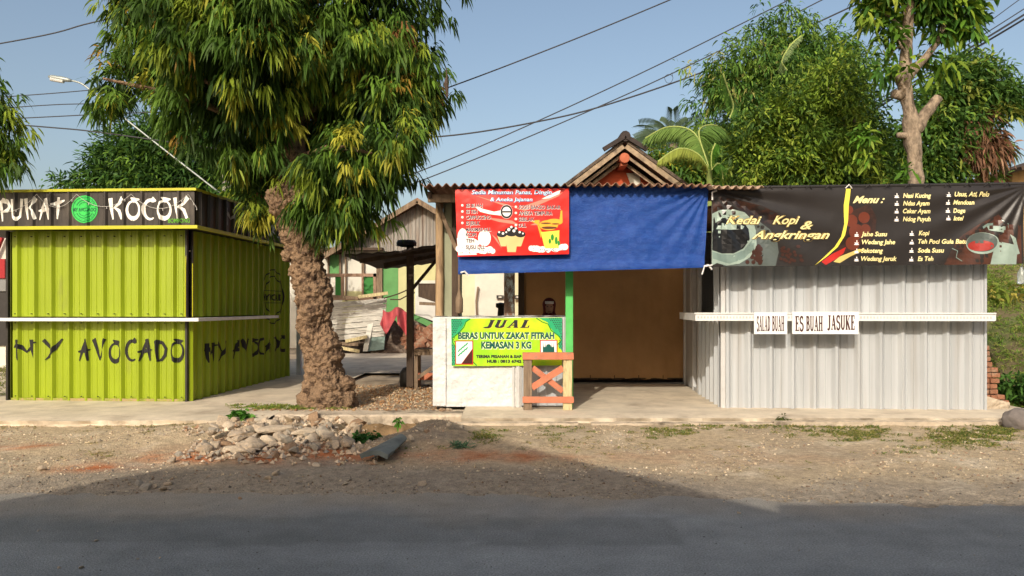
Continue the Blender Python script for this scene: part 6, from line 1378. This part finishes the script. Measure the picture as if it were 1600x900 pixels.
# grass
def tufts(name, centers, per, h, m, pal, spread, label, flatn=.5):
    B = []; 
    C_ = np.array(centers); idx = np.repeat(np.arange(len(C_)), per); n = len(idx)
    B = C_[idx] + np.concatenate([rng.normal(size=(n, 2)) * spread, np.zeros((n, 1))], 1)
    D = nrm(np.concatenate([rng.normal(size=(n, 2)) * flatn, .6 + .4 * rng.random((n, 1))], 1)); S = nrm(np.cross(D, rng.normal(size=(n, 3))))
    col = np.array(pal)[rng.integers(0, len(pal), n)] * (.7 + .6 * rng.random((n, 1)))
    o = leaves_mesh(name, B, D, S, h * (.5 + rng.random(n)), np.full(n, .006) * (1 + rng.random(n)), .5 + .5 * rng.random(n), np.clip(col, 0, 1), M_GRASS, None)
    o['kind'] = 'stuff'; o['label'] = label; o['category'] = 'grass'; return o
GP = [(.13, .17, .03), (.22, .21, .05), (.32, .27, .10), (.08, .13, .02)]; DP = [(.34, .27, .12), (.24, .2, .07), (.16, .17, .04)]
def gp(lst):
    o = []
    for px, py, n, sx, sy in lst:
        for _ in range(n):
            x, y = rng.normal(px, sx), min(max(rng.normal(py, sy), 657), 760); g = gz_(x, y); o.append((g.x, g.y, g.z - .005))
    return o
tufts('verge_grass', gp([(1180, 668, 60, 60, 4), (1320, 672, 90, 50, 6), (1340, 680, 50, 30, 5), (1040, 676, 40, 25, 4), (880, 672, 18, 40, 8), (1520, 682, 130, 30, 9), (1560, 672, 60, 20, 6), (1480, 680, 40, 20, 6), (1450, 705, 12, 40, 8), (700, 690, 10, 10, 5), (760, 680, 25, 12, 5)]), 34, .055, M_GRASS, GP, .035, 'short tufted grass along the platform edge on the right')
tufts('dry_grass', gp([(40, 662, 40, 30, 4), (20, 665, 20, 15, 4), (160, 665, 10, 30, 3), (230, 665, 14, 12, 2), (285, 664, 16, 12, 3), (160, 710, 16, 16, 4), (250, 668, 10, 30, 5), (400, 660, 5, 20, 3), (850, 690, 14, 60, 10), (950, 695, 18, 50, 12), (1080, 700, 12, 60, 12), (600, 700, 6, 50, 5), (1250, 720, 10, 90, 12), (120, 700, 8, 60, 16)]), 24, .045, M_GRASS, DP, .035, 'sparse dry grass tufts scattered on the dirt verge', .8)
C1 = [(rng.normal(-3.25, .22), rng.uniform(9.75, 10.2), .15) for _ in range(46)] + [(rng.normal(-2.55, .25), rng.uniform(9.72, 9.85), .15) for _ in range(16)]
tufts('tree_foot_grass', C1, 30, .07, M_GRASS, [(.1, .18, .02), (.2, .26, .04), (.28, .26, .07)], .04, 'grass tuft at the foot of the big tree trunk')
C1 = [(x, y, bank_z(x, y)) for x, y in zip(rng.uniform(6.45, 12, 5200), 9.6 + 7.5 * rng.random(5200) ** 1.2)]
tufts('bank_grass', C1, 20, .16, M_GRASS, [(.10, .19, .025), (.15, .26, .03), (.24, .33, .05), (.3, .3, .08)], .06, 'lush grass covering the embankment right of the zinc kiosk')
C1 = [(rng.uniform(-13.5, -7.6), rng.uniform(11, 16.5), .12) for _ in range(900)]
tufts('yard_grass', C1, 18, .2, M_GRASS, [(.10, .15, .025), (.2, .22, .05), (.28, .26, .08)], .07, 'rough grass left of the green kiosk')
def weed(name, px, py, n, L, W, h, pal, label, cat='plant', mode='star', base=None, spread=.05, sp=None):
    g = gz_(px, py) if base is None else Vector(base)
    t = thing(name, g, label, cat)
    mb = MB()
    r = random.Random(int(px)); ps = []
    for k in range(max(3, n // 8)):
        q = g + Vector((r.uniform(-1, 1) * spread, r.uniform(-1, 1) * spread, h * r.uniform(.4, 1))); mb.tube([g, q], [.004, .003], 5); ps.append(tuple(q))
    build('stem', mb, mat('green_stem', (.1, .16, .04), .7), t)
    crown('leaves', [(tuple(g + Vector((0, 0, h * .6))), (spread, spread, h * .4))], n, 3, L, W, M_LEAF, t, pal, mode, .2, .02, .5, extra=ps)
WG = [((.06, .17, .02), 3), ((.1, .24, .03), 3)]
weed('leafy_weed', 375, 661, 46, .09, .045, .13, WG, 'bright green leafy weed at the top left of the rubble heap', spread=.12)
weed('hole_weed', 624, 668, 14, .05, .03, .1, WG, 'small green seedling growing against the kerb in the hole', spread=.03)
weed('hole_plant', 572, 690, 60, .06, .03, .08, [((.02, .08, .01), 3), ((.03, .11, .02), 2)], 'dark green plant growing in the bottom of the hole', spread=.12)
weed('edge_weed', 1225, 662, 16, .06, .02, .09, [((.12, .14, .04), 1)], 'small dry weed at the edge of the platform right of the white boards', spread=.04)
weed('bank_weed', 1590, 0, 160, .12, .04, .45, [((.04, .1, .02), 3), ((.08, .18, .03), 3)], 'dark leafy weeds between the brick wall stub and the boulder', base=(6.95, 10.3, .1), spread=.35)
weed('bank_creeper', 1591, 0, 120, .12, .05, .5, [((.2, .26, .04), 3), ((.35, .3, .06), 2)], 'yellowish creeper on the bank below the right end of the banner', base=(8.1, 12.6, 1.4), spread=.6)
# blade tuft on the mound
g = gz_(716, 700); Bn = 70
D = nrm(np.concatenate([rng.normal(size=(Bn, 2)) * .55, .7 + .3 * rng.random((Bn, 1))], 1)); S = nrm(np.cross(D, rng.normal(size=(Bn, 3))))
t = thing('grass_clump', g, 'blue green long bladed grass clump on the mound right of the hole', 'grass clump')
leaves_mesh('blades', np.tile(np.array(g), (Bn, 1)) + rng.normal(size=(Bn, 3)) * [.05, .04, .0], D, S, .12 + .12 * rng.random(Bn), np.full(Bn, .012), np.full(Bn, .6), np.tile([.12, .22, .12], (Bn, 1)) * (.7 + .6 * rng.random((Bn, 1))), M_LEAF, t)

# screws and hasp details on the green kiosk, worn cracks on the road edge
mb = MB(KG)
for z in (.06, ZS - .07, ZS + .06, ZT - .08):
    for k in range(11): u = uL + .06 + k * .245; mb.box(u - .006, u + .006, -.05 if z > ZS else -.038, -.02, z - .006, z + .006)
build('screw_rows', mb, M_BLK, kg)
